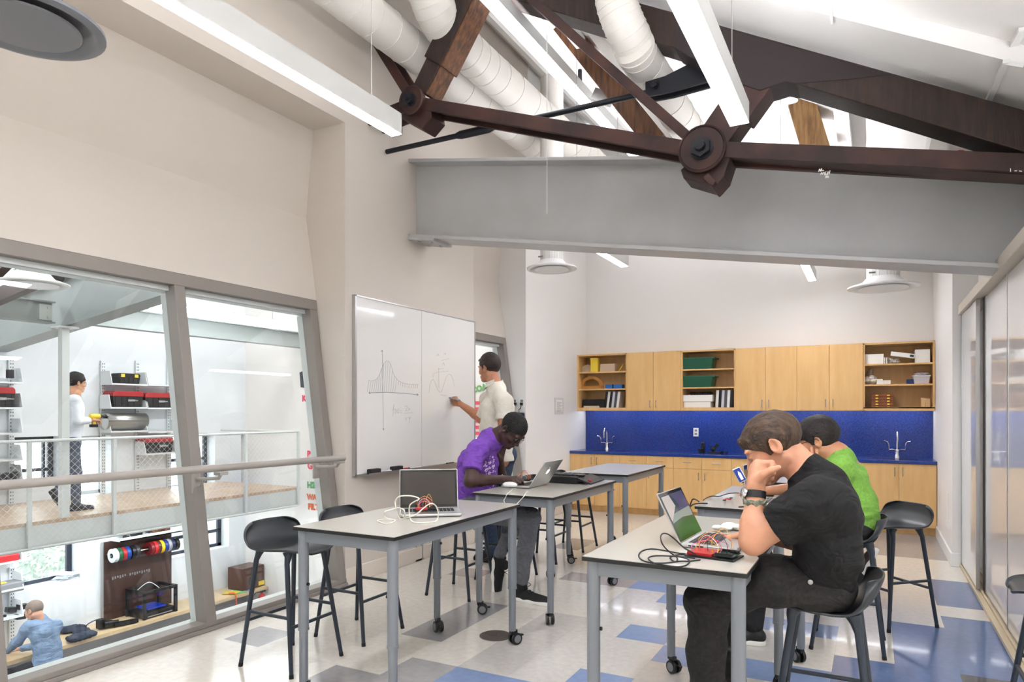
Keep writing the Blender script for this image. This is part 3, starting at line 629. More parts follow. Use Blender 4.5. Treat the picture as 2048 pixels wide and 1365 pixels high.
# rolled sheet metal
p = onX(215, 861, FX+.3); q = onX(296, 861, FX+.3); r_ = .135; b = MB(); ring = []
for y in (p.y, q.y-.0):
    for k in range(37):
        a = 2*PI*k/36*1.08; ring.append((FX+.2+r_*math.cos(a)*(1-.02*k/36), y, p.z+r_+r_*math.sin(a)*(1-.02*k/36)))
b.add(ring, [(k, k+1, k+38, k+37) for k in range(36)])
rm = solo(b, 'metal_roll', M['steel'], 'shiny rolled steel sheet lying on a white shelf', 'metal roll', smooth=True); sm = rm.modifiers.new('s', 'SOLIDIFY'); sm.thickness = .004
def pile(name, u, v, x, w, m, label, cat, seed=1, h=.12, zf=None):
    rnd = random.Random(seed); p = onX(u, v, x); b = MB()
    for i in range(9):
        r = rnd.uniform(.02, .05); c_ = p+V(rnd.uniform(-.08, .08), rnd.uniform(-w/2, w/2), r*.9+rnd.uniform(0, h*.5)*(i > 3))
        b.box(c_, (r*2, r*2.6, r*1.5), Matrix.Rotation(rnd.uniform(-.6, .6), 3, 'Z') @ Matrix.Rotation(rnd.uniform(-.3, .3), 3, 'X'))
    if zf is not None: d_ = zf-min(v[2] for v in b.v); b.v = [(v[0], v[1], v[2]+d_) for v in b.v]
    return solo(b, name, m, label, cat, bevel=.006)
pile('tool_bag', 10, 963, FX+.2, .4, M['black'], 'dark bag of tools on the lowest left walkway shelf', 'bag', 3)
pile('tool_bag', 20, 1243, FX+.2, .4, M['black'], 'black bag bulging on the bottom lower shelf beside the seated man', 'bag', 4, .3)
b = MB(); p = onX(14, 1186, FX+.2); b.box(p+V(0, 0, .08), (.24, .34, .14)); solo(b, 'storage_bin', M['grey_pl'], 'grey bin on the middle lower shelf beside the seated man', 'bin', bevel=.02)
b = MB(); p = onX(8, 1130, FX+.2); b.box(p+V(0, 0, .08), (.2, .3, .14)); solo(b, 'storage_bin', RB, 'dark red bin on the top lower shelf at the left edge', 'bin', bevel=.02)
b = MB(); p = onX(4, 1170, FX+.22); b.ball(p, (.05, .07, .04)); solo(b, 'tape_roll', M['yellow'], 'yellow tape roll on the grey bin', 'tape', smooth=True)
# lower level: counter, brown board, spools, printer -----------------------
CZ = -2.0
ct = thing('long_counter', 'long pale plywood counter along the lower far wall', 'counter', (-10.7, 5, CZ))
MB().bb(-10.995, -10.35, 2.0, 9.48, CZ-.06, CZ).build('counter_top', mat('birch_ply', (214, 188, 150), .35, var=.05, vs=4), ct, bevel=.003)
b = MB(); b.bb(-10.99, -10.95, 2.0, 9.48, LZ, CZ-.06); b.build('back_panel', mat('counter_panel', (186, 186, 190), .5), ct)
Y0 = onX(207, 1150, -10.95).y; Y1 = onX(343, 1150, -10.95).y
br = thing('brown_board', 'tall dark brown display board between the lower windows', 'board', (-10.96, (Y0+Y1)/2, CZ))
MB().bb(-10.985, -10.95, Y0, Y1, CZ+.002, -.725).build('panel', M['dark_brown'], br)
b = MB(); b.bb(-10.985, -10.945, Y0-.02, Y0, CZ+.002, -.725); b.build('edge_strip', M['alu'], br)
b = MB()
for k in range(16):
    if k == 6: continue
    y = Y0+.14+k*.042; b.bb(-10.95, -10.946, y, y+.022, -1.36+.01*(k % 3), -1.31)
for k in range(2): b.bb(-10.95, -10.946, Y0+.15+k*.05, Y0+.17+k*.05, -.97, -.93)
b.build('small_marks', M['grey_pl'], br)
b = MB(); b.bb(-10.98, -10.7, Y0+.12, Y1+.15, -.72, -.70); b.bb(-10.71, -10.70, Y0+.12, Y1+.15, -.72, -.66); ush = solo(b, 'shelving_unit', M['shelfw'], 'narrow white shelf of clutter over the brown board', 'shelf')
pile('cable_pile', 270, 1070, -10.85, .5, M['black'], 'black clutter heaped on the narrow shelf over the brown board', 'clutter', 8, .1, -.699); pile('cable_pile', 325, 1060, -10.85, .35, M['timber'], 'brown clutter at the right end of the narrow shelf', 'clutter', 9, .05, -.699)
ra = onX(227, 1112, -10.78); rb = onX(354, 1093, -10.78); rb = V(-10.78, rb.y, ra.z); ra = V(-10.78, ra.y, ra.z)
b = MB(); b.cyl(ra+V(0, -.05, 0), rb+V(0, .02, 0), .012, n=8)
for q in (ra, rb): b.cyl(q, q+V(-.17, 0, 0), .01, n=6)
solo(b, 'spool_rod', M['steel'], 'steel rod holding filament spools across the brown board', 'rod')
sc_ = [('white', (220, 226, 232)), ('green', (34, 96, 62)), ('red', (170, 36, 40)), ('blue', (32, 70, 150)), ('black', (26, 26, 30)), ('charcoal', (50, 50, 54)), ('dark red', (120, 28, 34)), ('bright red', (200, 40, 44)), ('brown', (80, 50, 40)), ('yellow', (234, 192, 30)), ('deep blue', (30, 52, 130)), ('grey', (150, 152, 156)), ('navy', (30, 36, 70)), ('glossy black', (18, 18, 20))]
fr_ = [0.0, .06, .12, .18, .26, .32, .55, .61, .66, .71, .77, .83, .89, .96]
for (nm, c_), f in zip(sc_, fr_):
    p = ra.lerp(rb, f); t = thing('filament_spool', nm+' filament spool hanging on the rod over the brown board', 'spool', p, 0, 'filament spools on the rod'); R_ = .112
    MB().lathe([(.02, 0), (R_, 0), (R_, .006), (R_*.93, .01), (R_*.93, .05), (R_, .054), (R_, .06), (.02, .06)], p+V(0, -.03, 0), 20, (0, 1, 0)).build('spool', mat('spool_'+nm, c_, .35), t, smooth=True)
    MB().lathe([(R_*.35, 0), (R_*.35, .004)], p+V(0, -.036, 0), 14, (0, 1, 0)).build('hub', M['black'], t)
# 3D printer
pr = thing('printer', 'black open framed 3D printer with blue build plate on the counter', 'printer', (-10.65, onX(318, 1215, -10.5).y, CZ))
yc = onX(316, 1215, -10.5).y; b = MB(); w, d, h = .56, .44, .46; x = -10.66
for (sx, sy) in ((-1, -1), (-1, 1), (1, -1), (1, 1)): b.bb(x+sx*d/2-.025, x+sx*d/2+.025, yc+sy*w/2-.025, yc+sy*w/2+.025, CZ, CZ+h)
b.bb(x-d/2, x+d/2, yc-w/2, yc+w/2, CZ, CZ+.1); 
for sy in (-1, 1): b.bb(x-d/2, x+d/2, yc+sy*w/2-.025, yc+sy*w/2+.025, CZ+h-.05, CZ+h)
for sx in (-1, 1): b.bb(x+sx*d/2-.025, x+sx*d/2+.025, yc-w/2, yc+w/2, CZ+h-.05, CZ+h)
b.build('printer_frame', M['black'], pr, bevel=.008)
MB().bb(x-.15, x+.17, yc-.18, yc+.14, CZ+.13, CZ+.15).build('build_plate', mat('blue_plate', (24, 60, 190), .25), pr)
b = MB(); b.box((x+.05, yc+.12, CZ+h-.12), (.08, .09, .1)); b.cyl((x+.05, yc-w/2, CZ+h-.1), (x+.05, yc+w/2, CZ+h-.1), .008); b.build('print_head', mat('print_head', (60, 44, 90), .4), pr)
b = MB(); b.tube(spline([(x+.05, yc+.12, CZ+h-.06), (x, yc-.05, CZ+h+.08), (x-.1, yc-.2, CZ+h-.04)]), .006, 6); b.build('feed_tube', M['white_pl'], pr)
MB().bb(x+d/2+.026, x+d/2+.029, yc-.24, yc+.2, CZ+.035, CZ+.05).build('silver_strip', M['alu'], pr)
# items on the lower counter
p = onX(508, 1172, -10.55); t = thing('speaker', 'dark wooden speaker cabinet at the far end of the lower counter', 'speaker', (-10.65, p.y, CZ))
MB().bb(-10.85, -10.45, p.y-.36, min(9.47, p.y+.34), CZ+.001, CZ+.42).build('cabinet', mat('walnut', (86, 56, 46), .4, var=.15), t, bevel=.01)
b = MB(); b.lathe([(.1, 0), (.1, .004), (.05, -.002), (.03, .006)], (-10.45, p.y-.12, CZ+.16), 20, (1, 0, 0)); b.lathe([(.05, 0), (.05, .004), (.02, .006)], (-10.45, p.y-.12, CZ+.34), 16, (1, 0, 0)); b.build('driver', M['black'], t)
MB().bb(-10.45, -10.446, p.y+.02, p.y+.16, CZ+.03, CZ+.11).build('sticker', M['yellow'], t)
for k, (u, v, m, l) in enumerate([(436, 1178, M['paper'], 'white paper sheet on the lower counter, nearest the mullion'), (448, 1172, mat('blue_card', (60, 110, 190), .6), 'blue card among papers on the lower counter'), (455, 1180, mat('green_card', (120, 190, 130), .6), 'green card among papers on the lower counter'), (470, 1176, M['paper'], 'white paper sheet near the wooden speaker'), (442, 1184, M['yellow'], 'yellow card at the counter edge')]):
    p = onZ(u, v, CZ); b = MB(); b.box((-10.6+.05*(k % 3), p.y, CZ+.004+.003*k), (.2, .26, .005), Matrix.Rotation(.5*k, 3, 'Z')); solo(b, 'paper_sheet', m, l, 'paper', 'papers on the lower counter')
p = onX(470, 1185, -10.34); b = MB(); b.tube(spline([(-10.5, p.y, CZ+.03), (-10.35, p.y+.02, CZ+.03), (-10.33, p.y+.03, CZ-.2), (-10.3, p.y+.12, CZ-.5), (-10.33, p.y-.03, CZ-.3)]), .01, 6); solo(b, 'orange_cord', mat('orange', (232, 96, 40), .5), 'orange cord hanging over the lower counter edge', 'cord', smooth=True)
def round_stool(c, m, label):
    t = thing('round_stool', label, 'stool', c); MB().lathe([(.001, -.03), (.16, -.03), (.17, -.015), (.165, 0), (.001, .002)], Vector(c)+V(0, 0, .47), 24).build('seat', m, t, smooth=True)
    for k in range(4):
        a = PI/4+k*PI/2; MB().cyl(Vector(c)+V(.17*math.cos(a), .17*math.sin(a), 0), Vector(c)+V(.11*math.cos(a), .11*math.sin(a), .44), .011, n=8).build('leg', M['black'], t)
q = onZ(305, 1277, LZ+.47); round_stool((q.x, q.y, LZ), mat('pale_seat', (216, 208, 190), .4), 'round stool with pale seat below the 3D printer')
q = onZ(491, 1214, LZ+.47); round_stool((q.x, q.y, LZ), M['timber'], 'round stool with brown seat under the far end of the lower counter')
q = onZ(82, 1345, LZ+.47); round_stool((q.x, q.y, LZ), M['white_pl'], 'round white stool under the seated man in blue shirt')
q = onX(524, 1205, -10.2); t = thing('fire_extinguisher', 'red fire extinguisher standing below the wooden speaker', 'fire extinguisher', (q.x, q.y, q.z-.12)); e = V(q.x, q.y, q.z-.12)
MB().lathe([(.001, 0), (.07, .005), (.07, .2), (.05, .26), (.02, .28), (.02, .3)], e, 18).build('tank', M['red_pl'], t, smooth=True)
b = MB(); b.box(e+V(0, .02, .32), (.03, .12, .03)); b.tube(spline([e+V(0, 0, .31), e+V(0, -.15, .33), e+V(.02, -.24, .24), e+V(.04, -.12, .2)]), .01, 6); b.build('hose', M['black'], t)
q = onX(350, 1268, -10.2); b = MB(); b.box((q.x, q.y, q.z-.1), (.3, .4, .12)); solo(b, 'storage_case', M['black'], 'low black case beside the pale round stool', 'case', bevel=.01)
def blob(name, m, label, cat, pts, r, h=.5):
    b = MB(); rnd = random.Random(len(label))
    for i, p in enumerate(pts): b.ball(p, (r*rnd.uniform(.8, 1.2), r*rnd.uniform(.9, 1.3), r*h), 12)
    o = solo(b, name, m, label, cat, smooth='all'); rm = o.modifiers.new('r', 'REMESH'); rm.mode = 'VOXEL'; rm.voxel_size = max(.006, r*.1); rm.use_smooth_shade = True
    dsp = o.modifiers.new('d', 'DISPLACE'); tx = bpy.data.textures.new(name, 'CLOUDS'); tx.noise_scale = r*.5; dsp.texture = tx; dsp.strength = r*.3; return o
pj = [onZ(u, v, CZ+.03) for u, v in ((135, 1262), (150, 1260), (163, 1266), (172, 1276), (185, 1276), (155, 1280))]
blob('jacket', mat('navy_cloth', (44, 52, 68), .85, var=.2, vs=30), 'dark blue jacket thrown down on the lower counter', 'jacket', [V(max(-10.9, min(-10.38, p.x)), p.y, CZ+.05) for p in pj], .13, .4)
p = onZ(205, 1246, CZ+.05); t = thing('camera_stand', 'black camera and small tripod lying on the lower counter', 'camera', (-10.55, p.y, CZ))
b = MB(); b.lathe([(.05, 0), (.055, .1), (.04, .13), (.04, .2)], (-10.55, p.y-.1, CZ+.075), 14, (.3, 1, 0)); b.box((-10.6, p.y-.12, CZ+.09), (.1, .1, .14)); b.build('camera_body', M['black'], t, smooth=True)
b = MB(); b.beam((-10.5, p.y+.02, CZ+.05), (-10.42, p.y+.36, CZ+.04), .08, .05); b.build('tripod', M['black'], t)
b = MB(); q = onZ(150, 1250, CZ+.02); b.tube(spline([(-10.6, q.y-.1, CZ+.01), (-10.62, q.y-.12, CZ+.12), (-10.62, q.y+.1, CZ+.16), (-10.58, q.y+.16, CZ+.04), (-10.55, q.y+.3, CZ+.015), (-10.6, q.y+.1, CZ+.01)]), .009, 6); solo(b, 'black_cable', M['black'], 'black cable looped on the lower counter behind the jacket', 'cable', smooth=True)
b = MB(); q = onX(160, 1196, -11.1)
for k in range(6): b.box((-11.12, q.y-.22+.03*math.sin(k*2), -1.21+k*.016), (.2, .3, .014), Matrix.Rotation(k*.4, 3, 'Z'))
solo(b, 'plastic_sheets', mat('clear_sheets', (214, 222, 228), .2), 'stack of pale sheets on the lower left window sill', 'sheets')
# painted lettering and marks on the end wall
b = [('K', 604, 803, .16, 'pink'), ('B', 614, 915, .17, 'pink'), ('G', 615, 938, .17, 'pink'), ('H2O', 614, 976, .16, 'green'), ('WATER', 614, 999, .14, 'orange'), ('FILTER', 616, 1019, .15, 'orange'), ('COAL', 945, 787, .125, 'green'), ('Or', 953, 1078, .19, 'green')]
LC = {'pink': mat('pink_paint', (232, 70, 100), .6), 'green': mat('green_paint', (96, 176, 110), .6), 'orange': mat('orange_paint', (228, 110, 70), .6)}
def wallword(txt, u, v, size, col):
    p = onY(u, v, 9.492); a = .25 if txt == 'COAL' else 0
    m_ = text_mb(txt, p, (math.cos(a), 0, math.sin(a)), (-math.sin(a), 0, math.cos(a)), size, .001, .008)
    o = m_.build('painted_letters', LC[col]); tag(o, '%s painted letters %s on the white end wall of the hall' % (col, txt), 'lettering', 'painted words on the end wall')
for t_ in b: wallword(*t_)
b = MB(); p = onY(946, 802, 9.49); q = onY(976, 802, 9.49)
for k in range(6): z = p.z-.01-k*.098; b.bb(p.x-.3, q.x+.05, 9.488, 9.496, z-.055, z)
o = b.build('striped_mark', LC['pink']); tag(o, 'pink horizontal stripes painted on the end wall beside the standing man', 'wall graphic')
b = MB(); p = onY(603, 758, 9.49); b.prism([(p.x-.02, p.z-.16), (p.x+.3, p.z-.2), (p.x+.3, p.z+.2), (p.x-.05, p.z+.12)], 9.488, 9.495); o = b.build('dark_poster', M['frame_dark']); tag(o, 'dark poster high on the end wall above the pink letter K', 'poster')
# ============================================================ BUILT-IN CABINETS ON THE BACK WALL
def bar_handle(b, c, L, ax, out=(0, -1, 0)):
    c = Vector(c); a = Vector({'z': (0, 0, 1), 'x': (1, 0, 0)}[ax])*L/2; o = Vector(out)*.03
    b.cyl(c-a+o, c+a+o, .005, n=8)
    for s_ in (-.8, .8): b.cyl(c+a*s_, c+a*s_+o, .0045, n=6)
UX = [-3.788, -3.022, -2.27, -1.566, -.829, -.10, .631]
def upper(i, kind, label):
    x0, x1 = UX[i]+(.02 if i == 0 else 0), UX[i+1]; t = thing('upper_cabinet', label, 'cabinet', ((x0+x1)/2, 9.33, 1.40), 0, 'maple wall cabinets'); f = 9.15; B_ = 9.498
    b = MB(); tk = .02
    b.bb(x0, x0+tk, f, B_, 1.40, 2.203); b.bb(x1-tk, x1, f, B_, 1.40, 2.203); b.bb(x0, x1, f, B_, 2.183, 2.203); b.bb(x0, x1, f, B_, 1.425, 1.442); b.bb(x0, x1, B_-.01, B_, 1.40, 2.2); b.bb(x0, x1, f, f+.02, 1.40, 1.442)
    b.build('carcass', M['maple'], t, bevel=.0015)
    if kind == 'open':
        for z in (1.712, 1.955): MB().bb(x0+tk, x1-tk, f+.01, B_-.01, z-.018, z).build('shelf', M['maple'], t)
        return
    n = 2; w = (x1-x0)/n
    for k in range(n):
        a = x0+k*w; d = MB().bb(a+.0015, a+w-.0015, f-.018, f, 1.402, 2.20).build('door', M['maple'], t, bevel=.001)
        b = MB(); bar_handle(b, (a+w-.04 if k == 0 else a+.04, f-.018, 1.49), .1, 'z'); b.build('handle', M['steel'], d, smooth=True)
upper(0, 'open', 'open maple wall cabinet with yellow box and protractor, nearest the left wall')
upper(1, 'door', 'closed double-door maple wall cabinet left of the green bins')
upper(2, 'open', 'open maple wall cabinet holding the two green bins')
upper(3, 'door', 'closed double-door maple wall cabinet just right of the green bins')
upper(4, 'door', 'closed double-door maple wall cabinet left of the rightmost open one')
upper(5, 'open', 'open maple wall cabinet with white boxes, next to the right wall')
b = MB(); b.bb(-3.7, .58, 9.30, 9.34, 1.410, 1.424); solo(b, 'under_cabinet_light', mat('undercab_lamp', (236, 244, 255), .5, emit=UCL), 'thin cool light strip under the maple wall cabinets', 'light strip')
BX = [-3.768+.7330*k for k in range(7)]
bl = ['left of the sink doors', '', '', '', '', '']
for i in range(6):
    x0, x1 = BX[i], BX[i+1]; sink = i in (0, 5); f = 8.90
    lab = {0: 'maple base cabinet under the left faucet', 1: 'maple base cabinet with drawers, second from the left wall', 2: 'maple base cabinet with drawers left of the boy in black', 3: 'maple base cabinet with drawers behind the boy in black', 4: 'maple base cabinet with drawers behind the boy in green', 5: 'maple base cabinet under the right faucet'}[i]
    t = thing('base_cabinet', lab, 'cabinet', ((x0+x1)/2, 9.2, 0), 0, 'maple base cabinets')
    b = MB(); b.bb(x0, x1, f, 9.49, .09, .80); b.bb(x0, x1, f+.06, 9.49, 0, .09); b.build('carcass', M['maple'], t)
    for k in range(2):
        a = x0+k*(x1-x0)/2; c_ = a+(x1-x0)/2; top = .797 if sink else .643
        d = MB().bb(a+.0015, c_-.0015, f-.018, f, .092, top).build('door', M['maple'], t, bevel=.001)
        b = MB(); bar_handle(b, (c_-.04 if k == 0 else a+.04, f-.018, top-.09), .1, 'z'); b.build('handle', M['steel'], d, smooth=True)
        if not sink:
            d = MB().bb(a+.0015, c_-.0015, f-.018, f, .647, .797).build('drawer', M['maple'], t, bevel=.001)
            b = MB(); bar_handle(b, ((a+c_)/2, f-.018, .73), .1, 'x'); b.build('handle', M['steel'], d, smooth=True)
wt = thing('worktop', 'long dark blue speckled stone worktop over the base cabinets', 'worktop', (-1.57, 9.2, .80))
b = MB(); SX = [(-3.25, .3), (.23, .3)]
b.bb(-3.768, .633, 8.865, 9.48, .801, .837); b.build('slab', M['blue_stone'], wt, bevel=.003)
MB().bb(-3.765, .633, 9.475, 9.497, .837, 1.40).build('backsplash', M['blue_stone'], wt)
for x, w in SX:
    b = MB(); b.bb(x-w*.75, x+w*.75, 9.0, 9.30, .8375, .839); b.build('sink_basin', mat('sink_dark', (20, 30, 80), .1), wt)
def faucet(x, label):
    t = thing('faucet', label, 'faucet', (x, 9.36, .837)); z = .837; y = 9.36
    b = MB(); b.lathe([(.028, 0), (.026, .02), (.018, .05), (.02, .09), (.012, .1)], (x, y, z), 16)
    b.tube(spline([(x, y, z+.08), (x, y, z+.24), (x, y-.03, z+.30), (x, y-.09, z+.31), (x, y-.12, z+.27), (x, y-.12, z+.24)]), .0095, 10); b.cyl((x, y-.12, z+.24), (x, y-.12, z+.17), .011, .006, n=10)
    b.build('spout', M['chrome'], t, smooth=True)
    for s_ in (-1, 1):
        b = MB(); b.tube(spline([(x, y, z+.09), (x+s_*.05, y, z+.1), (x+s_*.085, y, z+.1), (x+s_*.09, y-.01, z+.15), (x+s_*.105, y-.02, z+.19), (x+s_*.14, y-.03, z+.2)]), .01, 8, True, None, .8)
        b.build('lever', M['chrome'], t, smooth=True)
faucet(onY(1214, 890, 9.36).x, 'chrome lab faucet with wing levers at the left sink'); faucet(onY(1794, 900, 9.36).x, 'chrome lab faucet with wing levers at the right sink')
def outlet(c, nrm, label, w=.07, h=.115, name='power_outlet'):
    t = thing(name, label, 'power outlet', c, 0); c = Vector(c); n = Vector(nrm); r = Vector((0, 0, 1)).cross(n)
    R = Matrix((r, n, Vector((0, 0, 1)))).transposed()
    MB().box(c+n*.003, (w, .006, h), R).build('cover_plate', M['white_pl'], t, bevel=.002)
    b = MB()
    for s_ in (-1, 1): b.box(c+n*.007+V(0, 0, s_*h*.2), (w*.45, .004, h*.24), R)
    b.build('sockets', M['grey_pl'], t)
outlet(onY(1392, 865, 9.472), (0, -1, 0), 'white outlet on the blue backsplash behind the black soldering tools'); outlet(onY(1667, 869, 9.472), (0, -1, 0), 'white outlet on the blue backsplash behind the boy in green')
outlet(onY(1030, 806, 7.495), (0, -1, 0), 'white double outlet at the wall end, left of the pair', .07); outlet(onY(1044, 806, 7.495), (0, -1, 0), 'wider white outlet at the wall end, right of the pair', .085)
p = onY(1040, 833, 7.46); b = MB(); b.box(p, (.11, .06, .09)); solo(b, 'power_adapter', mat('navy_plastic', (30, 36, 50), .4), 'dark power adapter hanging below the wall outlets', 'power adapter', bevel=.012)
for k, (u, w) in enumerate(((1030, 1020), (1043, 1038))):
    q0 = onY(u, 808, 7.475); q1 = onY(w, 826 if k else 846, 7.475); b = MB(); b.box(q0, (.03, .03, .03)); b.tube(spline([q0, q0+V(-.02*(1-k), -.03, -.06), q1+V(0, 0, .04), q1]), .005, 6)
    solo(b, 'cable', M['black'], ('black cord plugged in the left wall outlet', 'black cord plugged in the right wall outlet')[k], 'cord', smooth=True)
a = onX(1109, 812, -3.77); c_ = onX(1126, 812, -3.77); z0 = onX(1117, 829, -3.77).z; z1 = onX(1117, 796, -3.77).z
t = thing('printed_notice', 'small printed notice in a grey frame on the left wall near the cabinets', 'notice', (-3.765, a.y, z0))
MB().bb(-3.77, -3.762, a.y, c_.y, z0, z1).build('backing', mat('notice_grey', (214, 210, 206), .5), t); b = MB(); dy = c_.y-a.y
MB().bb(-3.762, -3.760, a.y+dy*.15, c_.y-dy*.15, z0+.05, z1-.03).build('sheet', M['paper'], t)
for k in range(9): zz = z1-.06-k*.015; b.bb(-3.7595, -3.759, a.y+dy*.22, c_.y-dy*(.22+.1*(k % 3)), zz-.004, zz)
b.build('printed_lines', M['grey_pl'], t)
# things on and in the cabinets
def item(mb, name, m, label, cat, grp=None, **k): return solo(mb, name, m, label, cat, grp, **k)
def px(u, z, y=9.3): return onY(u, 800, y).x
S1, S2, S3 = 1.425, 1.712, 1.955
b = MB(); x = px(1177, 0); b.prism([(x-.13, S3), (x+.07, S3), (x+.06, S3+.09), (x, S3+.12), (x-.07, S3+.1), (x-.12, S3+.05)], 9.28, 9.33); item(b, 'set_square', mat('wood_grey', (196, 176, 148), .5), 'pale rounded wooden piece on the top left shelf', 'wooden piece', bevel=.004)
x = px(1192, 0); b = MB().bb(x-.055, x+.055, 9.22, 9.3, S3, S3+.205); item(b, 'yellow_box', M['yellow'], 'tall yellow box on the top shelf of the left open cabinet', 'box', bevel=.004)
x = px(1217, 0); b = MB().bb(x-.11, x+.11, 9.25, 9.34, S3, S3+.115); item(b, 'cardboard_box', mat('pale_card', (214, 190, 166), .7), 'pale pinkish box beside the tall yellow box', 'box', bevel=.003)
x = px(1243, 0); b = MB(); b.prism([(x-.04, S3)]+[(x-.04+.085*math.sin(a_*PI/16), S3+.055-.055*math.cos(a_*PI/8)) for a_ in range(9)], 9.24, 9.25); item(b, 'protractor', M['yellow'], 'small yellow plastic protractor on the top left shelf', 'protractor')
x = px(1184, 0); b = MB(); N = 24; P_ = [(x+.19*math.cos(PI*k/N), S2+.02+.17*math.sin(PI*k/N)) for k in range(N+1)]; Q_ = [(x+.125*math.cos(PI*k/N), S2+.045+.10*math.sin(PI*k/N)) for k in range(N+1)]
for k in range(N): b.prism([P_[k], P_[k+1], Q_[k+1], Q_[k]], 9.28, 9.295)
b.bb(x-.19, x+.19, 9.28, 9.295, S2, S2+.045); item(b, 'wooden_protractor', mat('orange_wood', (196, 138, 66), .4), 'large wooden protractor standing on the middle left shelf', 'protractor')
x = px(1232, 0); t = thing('pencil_case', 'flat blue case on the middle shelf beside the wooden protractor', 'case', (x, 9.27, S2)); MB().bb(x-.13, x+.12, 9.2, 9.32, S2, S2+.06).build('body', mat('case_blue', (40, 104, 184), .4), t, bevel=.008); MB().bb(x-.02, x, 9.195, 9.2, S2, S2+.062).build('latch', M['black'], t)
x = px(1189, 0); t = thing('black_projector', 'black machine with pale front slot on the bottom left shelf', 'machine', (x, 9.3, S1)); MB().bb(x-.17, x+.17, 9.24, 9.42, S1, S1+.14).build('body', M['black'], t, bevel=.015); MB().bb(x-.14, x+.10, 9.22, 9.24, S1+.005, S1+.045).build('front_slot', mat('cream_slot', (214, 206, 180), .4), t, bevel=.006)
cols = [M['black'], mat('binder_white', (226, 222, 216), .4), M['black'], mat('binder_lilac', (196, 196, 206), .4), mat('binder_grey', (70, 74, 80), .4), mat('binder_white2', (232, 230, 228), .4), M['black'], M['binder_w'] if 'binder_w' in M else mat('binder_pale', (218, 218, 220), .4)]
names = ['black', 'white', 'black', 'lilac grey', 'dark grey', 'bright white', 'black', 'pale grey']
def binders(xs_, lean, where, grp, hh=.245):
    for k, x in enumerate(xs_):
        b = MB(); b.add([(x, 9.2, S1), (x+.034, 9.2, S1), (x+.034, 9.42, S1), (x, 9.42, S1), (x+lean, 9.2, S1+hh), (x+lean+.034, 9.2, S1+hh), (x+lean+.034, 9.42, S1+hh), (x+lean, 9.42, S1+hh)], [(0, 3, 2, 1), (4, 5, 6, 7), (0, 1, 5, 4), (1, 2, 6, 5), (2, 3, 7, 6), (3, 0, 4, 7)])
        od = ['first', 'second', 'third', 'fourth', 'fifth', 'sixth', 'seventh', 'eighth'][k]
        item(b, 'ring_binder', cols[k], names[k]+' ring binder, '+od+' from the left in the '+where, 'binder', grp)
xb = px(1213, 0); binders([xb+k*.0365-.005 for k in range(6)], .03, 'left open cabinet', 'binders in the left cabinet'); xb = px(1437, 0); cols = cols[1:]+cols[:1]; names = names[1:]+names[:1]
binders([xb+k*.0362-.02 for k in range(6)], .012, 'cabinet with green bins', 'binders beside the white boxes')
M['green_bin'] = mat('green_bin', (28, 86, 64), .4)
for z, w in ((S3, 'upper'), (S2, 'lower')):
    x = px(1399, 0); t = thing('storage_bin', 'green plastic storage bin on the %s shelf' % ('top' if w == 'upper' else 'middle'), 'bin', (x, 9.3, z), 0, 'green bins')
    b = MB(); h = .14; b.add([(x-.215, 9.19, z), (x+.18, 9.19, z), (x+.18, 9.44, z), (x-.215, 9.44, z), (x-.235, 9.17, z+h), (x+.2, 9.17, z+h), (x+.2, 9.45, z+h), (x-.235, 9.45, z+h)], [(0, 3, 2, 1), (0, 1, 5, 4), (1, 2, 6, 5), (2, 3, 7, 6), (3, 0, 4, 7), (4, 5, 6, 7)])
    b.build('body', M['green_bin'], t, bevel=.006); MB().bb(x-.245, x+.225, 9.165, 9.455, z+h-.005, z+h+.014).build('lid', M['green_bin'], t, bevel=.004)
x = px(1399, 0)
b = MB().bb(x-.185, x+.165, 9.2, 9.44, S1, S1+.095); item(b, 'white_box', M['paper'], 'white shoe box under another in the green bin cabinet', 'box', bevel=.003)
b = MB().bb(x-.195, x+.19, 9.19, 9.45, S1+.097, S1+.185); item(b, 'white_box', M['paper'], 'white box with lid on top of another in the green bin cabinet', 'box', bevel=.003)
b = MB(); rnd = random.Random(5)
for k in range(8): b.ball((x-.1+.035*k, 9.3, S1+.186+.022), (.035, .04, .022), 8)
item(b, 'cable_pile', M['black'], 'black cables heaped on the white boxes', 'cables', smooth=True)
# right open cabinet
x = px(1748, 0); item(MB().bb(x-.1, x+.1, 9.2, 9.42, S3, S3+.12), 'white_box', M['paper'], 'white box at the left of the top right shelf', 'box', bevel=.003)
x = px(1846, 0); item(MB().bb(x-.085, x+.065, 9.2, 9.42, S3, S3+.155), 'white_box', M['paper'], 'large white box at the right end of the top shelf', 'box', bevel=.003)
x = px(1805, 0); t = thing('keyboard_box', 'slanting white box with a dark label on the top right shelf', 'box', (x, 9.25, S3+.04)); R = Matrix.Rotation(.17, 3, 'Y')
MB().box((x, 9.25, S3+.098), (.25, .14, .05), R).build('box_body', M['paper'], t, bevel=.003); MB().box((x+.09, 9.178, S3+.082), (.04, .003, .025), R).build('dark_label', mat('label_green', (40, 70, 66), .5), t)
b = MB()
for k in range(10): b.ball((px(1775, 0)+.012*k, 9.27+.01*(k % 2), S3+.025+.012*(k % 3)), (.025, .03, .024), 8)
item(b, 'plastic_bags', mat('bag_grey', (190, 188, 186), .3), 'crumpled clear bags under the slanting white box', 'bags', smooth=True)
for k, u in enumerate((1769, 1773)): x = px(u, 0); item(MB().bb(x-.006, x+.006, 9.2, 9.3, S3, S3+.075), 'thin_booklet', M['paper'], ('thin white booklet standing by the left white box', 'thin white booklet beside the crumpled bags')[k], 'booklet')
b = MB()
for k in range(12): b.ball((px(1741, 0)+.03*math.cos(k*2.4)*(1+k*.04), 9.27+.03*math.sin(k), S2+.03+.011*(k//2)), (.035, .035, .03), 8)
